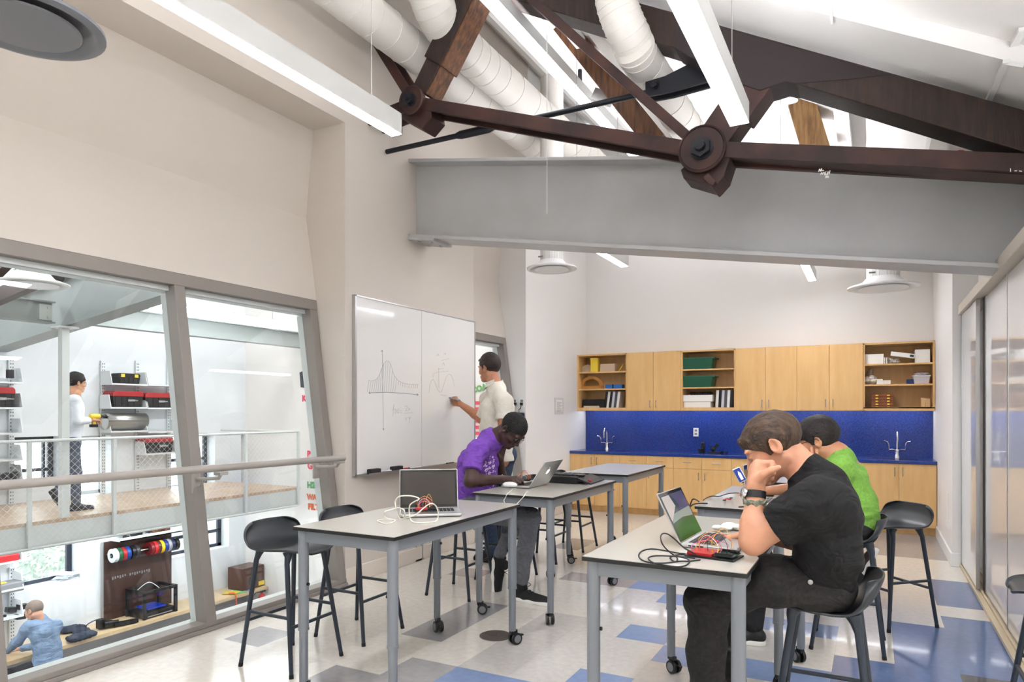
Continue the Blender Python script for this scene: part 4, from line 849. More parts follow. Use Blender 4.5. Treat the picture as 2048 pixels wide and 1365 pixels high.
item(b, 'plastic_bag', mat('bag_white', (222, 216, 206), .4), 'white crumpled plastic bag on the middle right shelf', 'bag', smooth=True)
b = MB()
for k in range(5): b.ball((px(1738, 0)+.004*k, 9.38, S2+.1+.02*k), (.05-.005*k, .04, .03), 8)
item(b, 'plastic_bag', mat('bag_clear', (176, 160, 138), .3), 'clear bag leaning up in the corner of the middle right shelf', 'bag', smooth=True)
for k, (u, dz) in enumerate(((1760, 0), (1774, 0), (1758, .05))): x = px(u, 0); item(MB().bb(x-.035, x+.037, 9.22, 9.32, S2+dz, S2+dz+(.05 if dz == 0 else .015)), 'small_box', M['paper'], ('small white box beside the crumpled bag', 'small white box next to an equal one on the middle shelf', 'thin white box lying on a small white box')[k], 'box', bevel=.002)
x = px(1820, 0); item(MB().bb(x-.04, x+.045, 9.2, 9.3, S2, S2+.055), 'blue_box', mat('navy_box', (20, 52, 100), .5), 'small navy box beside the clear tub', 'box', bevel=.003)
x = px(1843, 0); t = thing('clear_tub', 'translucent plastic tub at the right of the middle shelf', 'tub', (x, 9.3, S2)); M['tub'] = mat('tub_plastic', (206, 200, 204), .25)
b = MB(); b.add([(x-.075, 9.2, S2), (x+.065, 9.2, S2), (x+.065, 9.4, S2), (x-.075, 9.4, S2), (x-.09, 9.18, S2+.085), (x+.078, 9.18, S2+.085), (x+.078, 9.42, S2+.085), (x-.09, 9.42, S2+.085)], [(0, 3, 2, 1), (0, 1, 5, 4), (1, 2, 6, 5), (2, 3, 7, 6), (3, 0, 4, 7), (4, 5, 6, 7)]); b.build('tub_body', M['tub'], t)
MB().bb(x-.1, x+.085, 9.17, 9.43, S2+.085, S2+.097).build('rim', M['tub'], t); b = MB()
for k in range(6): b.ball((x-.05+.02*k, 9.3, S2+.11+.01*(k % 2)), (.03, .04, .02), 8)
b.build('bag_inside', M['tub'], t, smooth=True)
M['redwood'] = mat('red_wood', (122, 66, 34), .35, var=.15)
x = px(1765, 0)
for k in range(5):
    z = S1+k*.035; t = thing('wooden_case', 'small red-brown wooden case with brass clasps, %s of five from the bottom' % ['first', 'second', 'third', 'fourth', 'fifth'][k], 'case', (x, 9.3, z), 0, 'stack of wooden cases')
    MB().bb(x-.115-.004*(k % 2), x+.11, 9.2, 9.38, z+.001, z+.034).build('case_body', M['redwood'], t, bevel=.002)
    for s_ in (-.06, .06): MB().bb(x+s_-.014, x+s_+.014, 9.195, 9.2, z+.01, z+.024).build('clasp', M['yellow'], t)
for k, u in enumerate((1846, 1855)): x = px(u, 0); item(MB().bb(x-.022, x+.02, 9.25, 9.35, S1, S1+.125-.01*k), 'wood_block', M['maple_in'], ('thin wooden slab standing on the bottom right shelf', 'wooden slab against the right cabinet side')[k], 'wood piece')
# tools on the worktop
q = onY(1406, 905, 9.25); b = MB(); b.box((q.x, 9.25, .837+.05), (.05, .05, .1)); b.ball((q.x, 9.25, .955), .03, 8); b.lathe([(.03, 0), (.035, .06)], (q.x-.02, 9.2, .838), 10); item(b, 'tool_stand', M['black'], 'small black upright tool on the blue worktop', 'tool', bevel=.004)
q = onY(1430, 905, 9.2); b = MB(); b.box((q.x, 9.2, .848), (.16, .09, .02)); b.beam((q.x-.04, 9.2, .86), (q.x+.04, 9.2, .96), .03, .035); b.ball((q.x-.02, 9.2, .89), .03, 8); b.beam((q.x+.0, 9.2, .91), (q.x-.07, 9.2, .93), .02, .015); item(b, 'soldering_clamp', M['black'], 'black clamp tool on a base on the blue worktop', 'tool')
q = onY(1450, 905, 9.25); b = MB().lathe([(.001, 0), (.035, 0), (.035, .03), (.001, .035)], (q.x, 9.22, .8375), 14); item(b, 'round_tin', mat('dark_blue_pl', (24, 34, 70), .4), 'small dark round lid right of the black clamp', 'lid', smooth=True)
# whiteboard ------------------------------------------------------------------
BY0, BY1 = 4.30, 6.195; bz0, bz1 = .868, 2.345
wb = thing('whiteboard', 'large whiteboard with faint graph sketches on the left wall', 'whiteboard', (-3.73, 5.25, bz0)); xw = -3.715
MB().bb(-3.743, xw, BY0+.01, BY1-.01, bz0+.01, bz1-.01).build('surface', M['whiteboard'], wb)
for (a, b_, c_, d_) in ((BY0, BY0+.02, bz0, bz1), (BY1-.014, BY1, bz0, bz1), (BY0, BY1, bz1-.012, bz1), (BY0, BY1, bz0, bz0+.012)): MB().bb(-3.744, xw+.006, a, b_, c_, d_).build('frame_strip', M['alu'], wb)
b = MB(); b.bb(xw, xw+.07, BY0+.1, BY1-.25, bz0-.005, bz0+.004); b.bb(xw+.066, xw+.072, BY0+.1, BY1-.25, bz0-.005, bz0+.016); b.build('tray', M['alu'], wb)
b = MB(); yy = onX(843, 700, xw).y; b.bb(xw, xw+.0012, yy-.001, yy+.001, bz0+.012, bz1-.012); b.build('panel_seam', M['grey_pl'], wb)
def ink(strokes, m, w=.0035, name='marker_drawing'):
    b = MB()
    for s_ in strokes:
        P_ = [onX(u, v, xw+.001) for u, v in s_]
        for p, q in zip(P_[:-1], P_[1:]): b.beam(p, q, .0008, w, (1, 0, 0)) if False else b.beam(p, q, w, .0008, (1, 0, 0))
    b.build(name, m, wb)
G1 = mat('grey_ink', (168, 172, 174), .5); G2 = mat('dark_ink', (124, 134, 150), .5)
def zz(x, y, s=3.4115): return (700+x/s, 560+y/s)
curve = [(125, 688), (150, 690), (180, 680), (200, 650), (215, 610), (232, 570), (250, 552), (270, 560), (285, 600), (300, 650), (330, 690), (370, 708), (420, 714), (468, 714)]
hat = []
import bisect
for k in range(24):
    x = 130+k*14.5; i = max(1, bisect.bisect([c_[0] for c_ in curve], x)) if x < 468 else len(curve)-1; i = min(i, len(curve)-1); a, c_ = curve[i-1], curve[i]; f = (x-a[0])/(c_[0]-a[0]+1e-6); y = a[1]+(c_[1]-a[1])*f
    hat.append([zz(x, y), zz(x-(12 if k < 14 else 4), 765 if k < 14 else min(765, y+26))])
ink([[zz(*p) for p in curve]]+hat, G1)
ink([[zz(128, 772), zz(250, 768), (zz(380, 776)), zz(466, 786)], [zz(138, 765), zz(128, 772), zz(140, 779)], [zz(456, 776), zz(467, 786), zz(456, 790)]], G2, .005)
ink([[zz(219, 480), zz(224, 700), zz(228, 1025)], [zz(213, 492), zz(219, 478), zz(223, 492)], [zz(223, 1015), zz(229, 1028), zz(232, 1014)]], G2, .0035)
ink([[zz(295, 880), zz(300, 850), zz(292, 930)], [zz(285, 890), zz(310, 882)], [zz(310, 880), zz(306, 905), zz(312, 915)], [zz(315, 885), zz(326, 910)], [zz(327, 885), zz(314, 910)], [zz(332, 880), zz(335, 900), zz(330, 914)], [zz(342, 895), zz(358, 892)], [zz(342, 908), zz(358, 905)],
     [zz(374, 870), zz(385, 858), zz(392, 872), zz(378, 895), zz(395, 893)], [zz(398, 875), zz(410, 890)], [zz(408, 873), zz(398, 892)], [zz(370, 912), zz(430, 908)], [zz(375, 950), zz(385, 940), zz(382, 965)], [zz(398, 935), zz(405, 950), zz(412, 935), zz(402, 980)]], G1, .003)
ink([[zz(540, 770), zz(545, 720), zz(556, 688), zz(568, 680), zz(580, 700), zz(595, 745), zz(612, 768), zz(625, 764), zz(640, 720), zz(655, 668), zz(672, 645), zz(690, 650), zz(706, 690), zz(712, 730)], [zz(563, 645), zz(600, 630), zz(672, 622)], [zz(605, 600), zz(608, 740)], [zz(566, 650), zz(566, 668)],
     [zz(600, 610), zz(640, 606)], [zz(624, 552), zz(680, 536)], [zz(632, 582), zz(640, 565), zz(645, 585)], [zz(592, 520), zz(600, 505), zz(606, 520)], [zz(640, 505), zz(652, 500), zz(650, 512)], [zz(618, 785), zz(660, 792)]], G1, .003)
for k, u in enumerate((748, 793)):
    p = onX(u, 944 if k == 0 else 938, xw+.035); b = MB(); b.box((xw+.036, p.y, bz0+.004+.022), (.05, .13, .042)); item(b, 'board_eraser', mat('eraser_felt', (40, 34, 36), .9), ('black felt eraser on the tray, left of the two', 'black felt eraser on the tray, right of the two')[k], 'eraser', 'erasers on the tray', bevel=.006)
for k, (u, c_) in enumerate(((766, 'white_pl'), (772, 'white_pl'), (812, 'red_pl'), (822, 'white_pl'), (833, 'white_pl'), (900, 'black'))):
    p = onX(u, 940, xw+.03); b = MB(); b.cyl((xw+.03, p.y-.06, bz0+.014), (xw+.03, p.y+.05, bz0+.014), .009, n=10); b.cyl((xw+.03, p.y+.05, bz0+.014), (xw+.03, p.y+.07, bz0+.014), .007, n=8)
    item(b, 'marker_pen', M[c_], ('white marker right beside the left eraser', 'second white marker beside the left eraser', 'red marker next to the right eraser', 'white marker just past the red one', 'white marker last before the empty tray', 'black marker at the far end of the tray')[k], 'marker', 'markers on the tray', smooth=True)
# floor box
b = MB(); c_ = (-2.07, 3.70, .0005); b.lathe([(.1, 0), (.1, .004), (.09, .006), (.001, .006)], c_, 32); b.lathe([(.03, .0), (.03, .009), (.001, .009)], (-2.09, 3.70, .001), 16); b.bb(-2.15, -2.0, 3.695, 3.70, .004, .0085); solo(b, 'floor_box_cover', mat('bronze', (120, 112, 104), .35, .7), 'round metal floor box cover beside the caster of the left table', 'floor cover', smooth=True)
b = MB(); p = onX(1896, 1050, .634); b.bb(.628, .635, p.y-.05, p.y+.05, .28, .62); b.bb(.62, .63, p.y-.02, p.y+.02, .3, .36); solo(b, 'access_panel', M['white_pl'], 'small white access panel low on the right wall', 'wall panel', bevel=.002)
# ============================================================ TABLES AND STOOLS
def make_table(label):
    t = thing('work_table', label, 'table', (0, 0, 0), 0, 'tall work tables'); w, L, h = .61, 1.22, .84
    b = MB(); b.mi(0).bb(-w/2+.002, w/2-.002, -L/2+.002, L/2-.002, h-.003, h); b.mi(1).bb(-w/2, w/2, -L/2, L/2, h-.018, h-.0025); b.build('table_top', [M['tabletop'], M['tableedge']], t, bevel=0)
    i = .035; b = MB(); z0, z1 = h-.075, h-.018
    b.bb(-w/2+i, w/2-i, -L/2+i-.012, -L/2+i+.012, z0, z1); b.bb(-w/2+i, w/2-i, L/2-i-.012, L/2-i+.012, z0, z1); b.bb(-w/2+i-.012, -w/2+i+.012, -L/2+i, L/2-i, z0, z1); b.bb(w/2-i-.012, w/2-i+.012, -L/2+i, L/2-i, z0, z1)
    b.build('apron', M['tablesteel'], t)
    for k, (sx, sy) in enumerate(((-1, -1), (1, -1), (-1, 1), (1, 1))):
        x, y = sx*(w/2-i), sy*(L/2-i); b = MB(); b.tube([(x, y, .34), (x, y, h-.018)], .0255, 20); b.tube([(x, y, .085), (x, y, .345)], .0215, 20); b.lathe([(.0275, 0), (.0275, .012)], (x, y, .335), 20)
        l_ = b.build('leg', M['tablesteel'], t, smooth=True)
        b = MB(); b.cyl((x-sx*.026, y, .56), (x-sx*.034, y, .56), .008, n=8); b.build('adjuster_knob', M['black'], l_)
        an = [.5, 2.2, -.6, 1.1][k]; R = Matrix.Rotation(an, 3, 'Z'); cx = Vector((x, y, .036))+R @ Vector((.022, 0, 0))
        b = MB()
        ax = R @ Vector((0, 1, 0))
        for s_ in (-1, 1): b.lathe([(.02, -.008), (.034, -.008), (.036, 0), (.034, .008), (.02, .008)], cx+ax*.017*s_, 20, ax)
        b.box(Vector((x, y, .078))+R @ Vector((.008, 0, 0)), (.045, .024, .02), R); b.lathe([(.036, -.024), (.041, -.01), (.041, .01), (.036, .024)], cx+Vector((0, 0, .006)), 20, ax) if False else None
        b.tube([Vector((x, y, .09)), Vector((x, y, .06))], .014, 10); b.box(cx+R @ Vector((.04, 0, .012)), (.03, .02, .008), R)
        c_ = b.build('caster', M['black'], t, smooth=True)
        b = MB()
        for s_ in (-1, 1): b.lathe([(.001, -.001), (.022, -.001), (.024, .001), (.001, .003)], cx+ax*s_*.0255, 18, ax*s_)
        b.build('wheel_hub', M['grey_pl'], c_, smooth=True)
    return t
TAB = [((-2.175, 3.035), 'tall grey work table at left front with the white cables and dark laptop'), ((-2.125, 4.625), 'tall grey work table where the boy in purple sits'), ((-.685, 3.06), 'tall grey work table at right front with the wired circuit board'),
       ((-.62, 4.66), 'tall grey work table in front of the boy in green'), ((-2.19, 6.34), 'empty bluish grey work table nearest the cabinets on the left'), ((-.62, 6.29), 'work table mostly hidden behind the seated boys')]
t0 = make_table(TAB[0][1]); t0.location = (*TAB[0][0], 0); MW[t0.name] = Matrix.Translation(V(*TAB[0][0], 0))
for (xy, lab) in TAB[1:]: dup(t0, (*xy, 0), 0, lab)
TZ = .84
def make_stool(label):
    t = thing('bar_stool', label, 'stool', (0, 0, 0), 0, 'dark grey bar stools')       # faces +x, back at -x
    prof = [(.205, -.034), (.197, -.018), (.175, -.006), (.12, 0), (.06, -.002), (0, -.006), (-.06, -.006), (-.11, .004), (-.15, .028), (-.175, .06), (-.19, .09), (-.20, .115), (-.205, .13)]
    wid = [.05, .105, .150, .178, .198, .205, .207, .208, .207, .203, .196, .176, .13]
    n = 17; vs = []; z0 = .655
    for (x, z), w in zip(prof, wid):
        for k in range(n):
            u = -1+2*k/(n-1); bk = max(0, -x-.05)/.155
            vs.append((x+.055*bk*u*u*(1 if z > .01 else .5), w*math.sin(u*PI/2)**1 if True else 0, z0+z+.012*abs(u)**3*(1-bk)+(-.018*bk*u*u if z > .05 else 0)))
    fs = [(i*n+k, i*n+k+1, (i+1)*n+k+1, (i+1)*n+k) for i in range(len(prof)-1) for k in range(n-1)]
    b = MB().add(vs, fs); o = b.build('seat', M['stool'], t, smooth='all'); s_ = o.modifiers.new('solid', 'SOLIDIFY'); s_.thickness = .011; s_.offset = -1; ss = o.modifiers.new('sub', 'SUBSURF'); ss.levels = ss.render_levels = 2
    feet = {}
    for sx in (-1, 1):
        for sy in (-1, 1):
            top = Vector((sx*.11-.005, sy*.13, .645)); mid = Vector((sx*.115-.01, sy*.138, .58)); ft = Vector((sx*.19, sy*.19, .0)); feet[sx, sy] = (top, ft)
            b = MB(); b.tube([top+V(-sx*.008, -sy*.004, -.006), top+V(0, 0, -.03), mid, mid.lerp(ft, .97)], .013, 12, True, [.027, .019, .0142, .0115]); l_ = b.build('leg', M['stoolleg'], t, smooth=True)
            b = MB(); b.tube([mid.lerp(ft, .965), ft], .0125, 12); b.build('foot_cap', M['rubber'], l_, smooth=True)
    def at(sx, sy, z): top, ft = feet[sx, sy]; m_ = Vector((sx*.115-.01, sy*.138, .58)); return m_.lerp(ft, (.58-z)/.58)
    for (a, c_, z) in (((-1, -1), (1, -1), .30), ((-1, 1), (1, 1), .30), ((-1, -1), (-1, 1), .25), ((1, -1), (1, 1), .25)):
        b = MB(); b.tube([at(*a, z), at(*c_, z)], .0095, 10); b.build('rung', M['stoolleg'], t, smooth=True)
    return t
STOOLS = [((-2.87, 2.80), 0, 'empty dark bar stool at left front beside the leaning window'), ((-2.86, 3.36), 0, 'dark bar stool half hidden behind the left front table'), ((-2.80, 4.46), 0, 'dark bar stool the boy in purple sits on'),
      ((-2.72, 5.05), 0, 'empty dark bar stool just behind the boy in purple'), ((-2.73, 5.86), 0, 'dark bar stool at the bluish table, nearer one'), ((-2.71, 6.46), 0, 'dark bar stool at the bluish table, farther one'),
      ((-.17, 2.95), PI, 'dark bar stool the boy in black sits on'), ((-.13, 4.55), PI, 'dark bar stool the boy in green sits on'), ((.10, 5.18), PI+.75, 'empty dark bar stool behind the boy in green'), ((.73, 3.62), PI, 'dark bar stool cut off by the right edge of the photo')]
s0 = make_stool(STOOLS[0][2]); s0.location = (*STOOLS[0][0], 0); s0.rotation_euler.z = STOOLS[0][1]
for (xy, rz, lab) in STOOLS[1:]: dup(s0, (*xy, 0), rz, lab)
# ============================================================ PEOPLE (one continuous blended surface per body)
def nv(a): return np.array([a[0], a[1], a[2]], dtype=np.float32)
def rc(a, b, ra, rb=None, k=.02, n=None, s=1.0, op='u', cut=()): return dict(t='rc', a=nv(a), b=nv(b), ra=ra, rb=ra if rb is None else rb, k=k, n=None if n is None else nv(Vector(n).normalized()), s=s, op=op, cut=cut)
def el(c, r, F=None, k=.02, op='u', cut=()):      # F: three unit axes
    F = F or (Vector((1, 0, 0)), Vector((0, 1, 0)), Vector((0, 0, 1))); return dict(t='el', c=nv(c), r=np.array(r, np.float32), F=np.array([list(f) for f in F], np.float32), k=k, op=op, cut=cut)
def pbox(p):
    if p['t'] == 'rc':
        r = max(p['ra'], p['rb']); return np.minimum(p['a'], p['b'])-r, np.maximum(p['a'], p['b'])+r
    r = float(max(p['r'])); return p['c']-r, p['c']+r
def pdist(p, P):
    if p['t'] == 'rc':
        ab = p['b']-p['a']; L = float(ab@ab)+1e-12; pa = P-p['a']; h = np.clip((pa@ab)/L, 0, 1); q = pa-h[..., None]*ab
        if p['n'] is not None: q = q+(q@p['n'])[..., None]*p['n']*(1/p['s']-1)
        d = np.sqrt((q*q).sum(-1))-(p['ra']+(p['rb']-p['ra'])*h)
        if p['n'] is not None and p['s'] < 1: d = d*.85
    else:
        q = (P-p['c'])@p['F'].T; k0 = np.sqrt(((q/p['r'])**2).sum(-1)); k1 = np.sqrt(((q/p['r']**2)**2).sum(-1)); d = k0*(k0-1)/(k1+1e-9)
    for (cp, cn) in p['cut']: d = np.maximum(d, (P-nv(cp))@nv(Vector(cn).normalized()))
    return d
def sdf_mesh(prims, h, disp=None):
    un = [p for p in prims if p['op'] == 'u']; lo = np.min([pbox(p)[0] for p in un], 0)-3*h-.01; hi = np.max([pbox(p)[1] for p in un], 0)+3*h+.01
    n = np.ceil((hi-lo)/h).astype(int)+1; F = np.full(tuple(n), .3, np.float32)
    ax = [lo[i]+h*np.arange(n[i], dtype=np.float32) for i in range(3)]
    for p in prims:
        a, b = pbox(p); m = p['k']*1.2+2.5*h+.004; i0 = np.clip(np.floor((a-m-lo)/h).astype(int), 0, n-1); i1 = np.clip(np.ceil((b+m-lo)/h).astype(int)+1, 1, n)
        if (i1 <= i0).any(): continue
        sl = tuple(slice(i0[i], i1[i]) for i in range(3)); P = np.stack(np.meshgrid(ax[0][sl[0]], ax[1][sl[1]], ax[2][sl[2]], indexing='ij'), -1)
        d = pdist(p, P).astype(np.float32); k = p['k']; f = F[sl]
        if p['op'] == 'u':
            hh = np.clip(.5+.5*(f-d)/k, 0, 1); F[sl] = f*(1-hh)+d*hh-k*hh*(1-hh)
        elif p['op'] == 's':
            d = -d; hh = np.clip(.5-.5*(f-d)/k, 0, 1); F[sl] = f*(1-hh)+d*hh+k*hh*(1-hh)
    if disp:
        idx = np.nonzero(np.abs(F) < .02); P = np.stack([ax[i][idx[i]] for i in range(3)], -1); F[idx] += disp(P)
    S = F < 0
    cs = [(i, j, k) for i in (0, 1) for j in (0, 1) for k in (0, 1)]; sub = lambda A, c: A[c[0]:A.shape[0]-1+c[0], c[1]:A.shape[1]-1+c[1], c[2]:A.shape[2]-1+c[2]]
    cnt = sum(sub(S, c).astype(np.int8) for c in cs); act = (cnt > 0) & (cnt < 8); I = np.nonzero(act); m = len(I[0])
    val = {c: F[I[0]+c[0], I[1]+c[1], I[2]+c[2]] for c in cs}; acc = np.zeros((m, 3), np.float32); num = np.zeros(m, np.float32)
    for c in cs:
        for q in range(3):
            if c[q] == 0:
                e = list(c); e[q] = 1; e = tuple(e); A, B_ = val[c], val[e]; x = (A < 0) != (B_ < 0); t = np.where(x, A/(A-B_+1e-12), 0)
                pt = np.tile(np.array(c, np.float32), (m, 1)); pt[:, q] = t; acc += pt*x[:, None]; num += x
    acc /= num[:, None]; vs = (np.stack(I, -1)+acc)*h+lo; ID = np.full(act.shape, -1, np.int32); ID[I] = np.arange(m); fs = []
    for q in range(3):
        r, s_ = (q+1) % 3, (q+2) % 3; a = [slice(None)]*3; b = [slice(None)]*3; a[q] = slice(0, -1); b[q] = slice(1, None); E = S[tuple(a)] != S[tuple(b)]; J = np.nonzero(E)
        ok = (J[r] > 0) & (J[s_] > 0) & (J[r] < act.shape[r]) & (J[s_] < act.shape[s_]); J = [j[ok] for j in J]; fl = S[tuple(a)][E][ok]
        def g(dr, ds):
            K = [j.copy() for j in J]; K[r] = K[r]-dr; K[s_] = K[s_]-ds; return ID[tuple(K)]
        quad = np.stack([g(0, 0), g(1, 0), g(1, 1), g(0, 1)], -1); quad[~fl] = quad[~fl][:, ::-1]; fs.append(quad[(quad >= 0).all(1)])
    return vs, np.concatenate(fs)
def sdf_obj(prims, h, name, m, parent, disp=None, post=None):
    vs, fs = sdf_mesh(prims, h, disp)
    if post is not None: vs = post(vs)
    Mi = np.array(root_matrix(parent).inverted()); vs = vs@Mi[:3, :3].T+Mi[:3, 3]
    me = bpy.data.meshes.new(name); me.vertices.add(len(vs)); me.vertices.foreach_set('co', vs.astype(np.float32).ravel())
    me.loops.add(fs.size); me.loops.foreach_set('vertex_index', fs.astype(np.int32).ravel()); me.polygons.add(len(fs)); me.polygons.foreach_set('loop_start', np.arange(0, fs.size, 4, dtype=np.int32))
    me.update(calc_edges=True); me.polygons.foreach_set('use_smooth', [True]*len(fs)); me.materials.append(m); me.validate()
    bm = bmesh.new(); bm.from_mesh(me); bmesh.ops.recalc_face_normals(bm, faces=bm.faces); bm.to_mesh(me); bm.free()
    o = bpy.data.objects.new(name, me); C.objects.link(o); o.parent = parent; MW[o.name] = root_matrix(parent); return o
def noise(amp, fr, seed=1, str_=(1, 1, 1)):
    r = np.random.RandomState(seed); D = r.normal(size=(7, 3))*np.array(str_); D = D/np.linalg.norm(D, axis=1)[:, None]*fr*r.uniform(.6, 1.7, (7, 1)); ph = r.uniform(0, 6.28, 7)
    def f(P):
        W_ = P+.012*np.sin(P[:, [1, 2, 0]]*17+seed); v = np.sin(W_@D.T+ph).sum(1)/3.2; return (amp*v).astype(np.float32)
    return f
def frame(f, u):
    f = Vector(f).normalized(); l = Vector(u).cross(f).normalized(); u = f.cross(l).normalized(); return f, l, u
class Head:
    def __init__(s, O, f, u, sc=1.0): s.O = Vector(O); s.f, s.l, s.u = frame(f, u); s.s = sc
    def p(s, x, y, z): return s.O+(s.f*x+s.l*y+s.u*z)*s.s
    def fr(s): return (s.f, s.l, s.u)
    def prims(s):
        S = s.s; F = s.fr(); p = s.p; e = lambda c, r, k=.02, op='u': el(p(*c), [x*S for x in r], F, k*S, op); r_ = lambda a, b, r1, r2, k=.015, op='u': rc(p(*a), p(*b), r1*S, r2*S, k*S, op=op)
        L = [e((-.008, 0, .035), (.095, .074, .082)), e((.028, 0, -.008), (.062, .060, .085), .03), e((.035, 0, -.062), (.046, .046, .042), .025), e((.074, 0, -.095), (.02, .022, .018), .02)]
        for y in (-1, 1): L += [r_((-.012, .052*y, -.05), (.06, .02*y, -.094), .018, .014, .025), e((.058, .04*y, -.022), (.026, .022, .02), .02), e((.084, .028*y, .024), (.012, .026, .009), .012)]
        L += [r_((.088, 0, .012), (.112, 0, -.030), .008, .0105, .01), e((.1, .011, -.036), (.011, .008, .008), .008), e((.1, -.011, -.036), (.011, .008, .008), .008)]
        for y in (-1, 1): L += [e((.098, .030*y, .004), (.016, .017, .010), .008, 's')]
        for y in (-1, 1): L += [e((.080, .030*y, .003), (.0135, .0145, .0125), .004)]
        L += [r_((.086, -.018, -.060), (.086, .018, -.060), .008, .008, .01), r_((.097, -.006, -.060), (.097, .006, -.060), .008, .008, .008), r_((.088, -.014, -.072), (.088, .014, -.072), .009, .009, .01), r_((.113, -.022, -.0655), (.113, .022, -.0655), .0035, .0035, .004, 's')]
        for y in (-1, 1):
            a = (s.f*.9+s.l*y*-.0).normalized(); E = (s.f, (s.l*y+s.f*-.35).normalized(), s.u)
            L += [el(p(-.012, .081*y, -.004), [.021*S, .010*S, .032*S], frame_e(s, y), .006*S), el(p(-.006, .091*y, .002), [.013*S, .012*S, .021*S], frame_e(s, y), .003*S, 's')]
        return L
    def hair(s, line=(.095, .058, -.092, -.07), th=.012, top=.0, fringe=None, seed=3, hm=None, side=.0):
        S = s.s; x0, z0, x1, z1 = line; dx, dz = x0-x1, z0-z1; nrm = s.f*dz-s.u*dx      # points down/forward of the hair line
        cut = [(s.p(x0, 0, z0), nrm)]; L = [el(s.p(-.010, 0, .037+top*.5), [(.095+th)*S, (.076+th*.8)*S, (.084+th+top)*S], s.fr(), .004, cut=cut)]
        if fringe:
            for q in fringe: L.append(rc(s.p(*q[0]), s.p(*q[1]), q[2]*S, q[3]*S, .012*S, n=s.f if len(q) < 5 else q[4], s=.6))
        for y in (-1, 1):
            L.append(el(s.p(-.006, .086*y, -.008), [.024*S, .02*S, .034*S], s.fr(), .004*S, 's')); L.append(rc(s.p(.022, .066*y, .03), s.p(.018, .069*y, -.012-side), .010*S, .006*S, .008*S))
        return L
def frame_e(s, y): l = (s.l*y-s.f*.35).normalized(); f = (s.f+s.l*y*.35).normalized(); return (f, l, s.u)
def face_parts(hd, parent, iris=(70, 50, 36), brow=(60, 40, 28)):
    S = hd.s; me_ = mat('eye_white', (232, 228, 222), .2); mi_ = mat('iris', iris, .2); mb_ = mat('brow', brow, .8)
    for y in (-1, 1):
        b = MB(); b.mi(0).ball(hd.p(.0815, .030*y, .003), .0125*S, 12); b.mi(1).ball(hd.p(.0885, .030*y, .001), .0068*S, 8); b.build('eye', [me_, mi_], parent, smooth='all')
        b = MB(); b.tube([hd.p(.092, .014*y, .022), hd.p(.0945, .028*y, .027), hd.p(.084, .046*y, .021)], .0035*S, 6, True, [.003*S, .0042*S, .002*S]); b.build('eyebrow', mb_, parent, smooth='all')
def glasses(hd, parent, m):
    b = MB(); S = hd.s
    for y in (-1, 1):
        P_ = [hd.p(.104-.012*abs(math.cos(a)), .031*y+.024*math.cos(a), .0+.017*math.sin(a)) for a in [k*PI/8 for k in range(17)]]; b.tube(P_, .0016*S, 6, False)
        b.tube([hd.p(.094, .055*y, .006), hd.p(.06, .078*y, .008), hd.p(-.01, .086*y, .012), hd.p(-.02, .086*y, 0)], .0017*S, 6)
    b.tube([hd.p(.104, -.009, .004), hd.p(.108, 0, .006), hd.p(.104, .009, .004)], .0016*S, 6); b.build('glasses', m, parent, smooth='all')
def hand(w, d, n, lat, S=1.0, curl=(40, 40, 25), thumb=None, spread=.06, per=None):
    """w wrist, d towards knuckles, n palm normal, lat towards thumb side"""
    w = Vector(w); d = Vector(d).normalized(); lat = Vector(lat); lat = (lat-d*lat.dot(d)).normalized(); n_ = d.cross(lat); n = n_ if n_.dot(Vector(n)) > 0 else -n_
    L = []; offs = (.030, .010, -.010, -.029); ln = (.95, 1.03, .97, .78)
    for i in range(4):
        kn = w+(d*(.088-.006*abs(i-1)-(.006 if i == 3 else 0))+lat*offs[i])*S; L.append(rc(w+(d*.012+lat*offs[i]*.5)*S, kn, .0165*S, .0115*S, .012*S, n=n, s=.8))
        ang = 0; p = kn; c_ = per[i] if per else curl; dd = (d+lat*spread*(1.2-i*.8)).normalized()
        for j, (seg, r0, r1) in enumerate(((.044, .0098, .0088), (.027, .0088, .0080), (.021, .0080, .0066))):
            ang += math.radians(c_[j]); v = dd*math.cos(ang)+n*math.sin(ang); q = p+v*seg*ln[i]*S; L.append(rc(p, q, r0*S, r1*S, .003*S)); p = q
    b0 = w+(d*.022+lat*.020+n*.006)*S; t1, t2, t3 = [Vector(t).normalized() for t in (thumb or (d*.6+lat*.7+n*.25, d*.85+lat*.4+n*.25, d*.95+lat*.15+n*.25))]
    p1 = b0+t1*.036*S; p2 = p1+t2*.029*S; p3 = p2+t3*.022*S; L += [rc(b0, p1, .017*S, .0128*S, .012*S), rc(p1, p2, .0118*S, .0102*S, .004*S), rc(p2, p3, .0102*S, .0078*S, .004*S)]
    return L
def cloth(name, rgb, var=.12, rgb2=None, fold=.6):
    m = mat(name, rgb, .85, var=var, vs=60, bump=.12, bs=220, rgb2=rgb2); nt = m.node_tree; bp = [n for n in nt.nodes if n.type == 'BUMP'][0]
    tc = nt.nodes.new('ShaderNodeTexCoord'); mp = nt.nodes.new('ShaderNodeMapping'); mp.inputs['Scale'].default_value = (1.1, .5, 1.5); mp.inputs['Rotation'].default_value = (.3, .5, 0); no = nt.nodes.new('ShaderNodeTexNoise')
    no.inputs['Scale'].default_value = 7; no.inputs['Detail'].default_value = 2.5; no.inputs['Distortion'].default_value = 1.2; b2 = nt.nodes.new('ShaderNodeBump'); b2.inputs['Strength'].default_value = fold; b2.inputs['Distance'].default_value = .05
    nt.links.new(tc.outputs['Object'], mp.inputs[0]); nt.links.new(mp.outputs[0], no.inputs['Vector']); nt.links.new(no.outputs[0], b2.inputs['Height']); nt.links.new(b2.outputs[0], bp.inputs['Normal']); return m
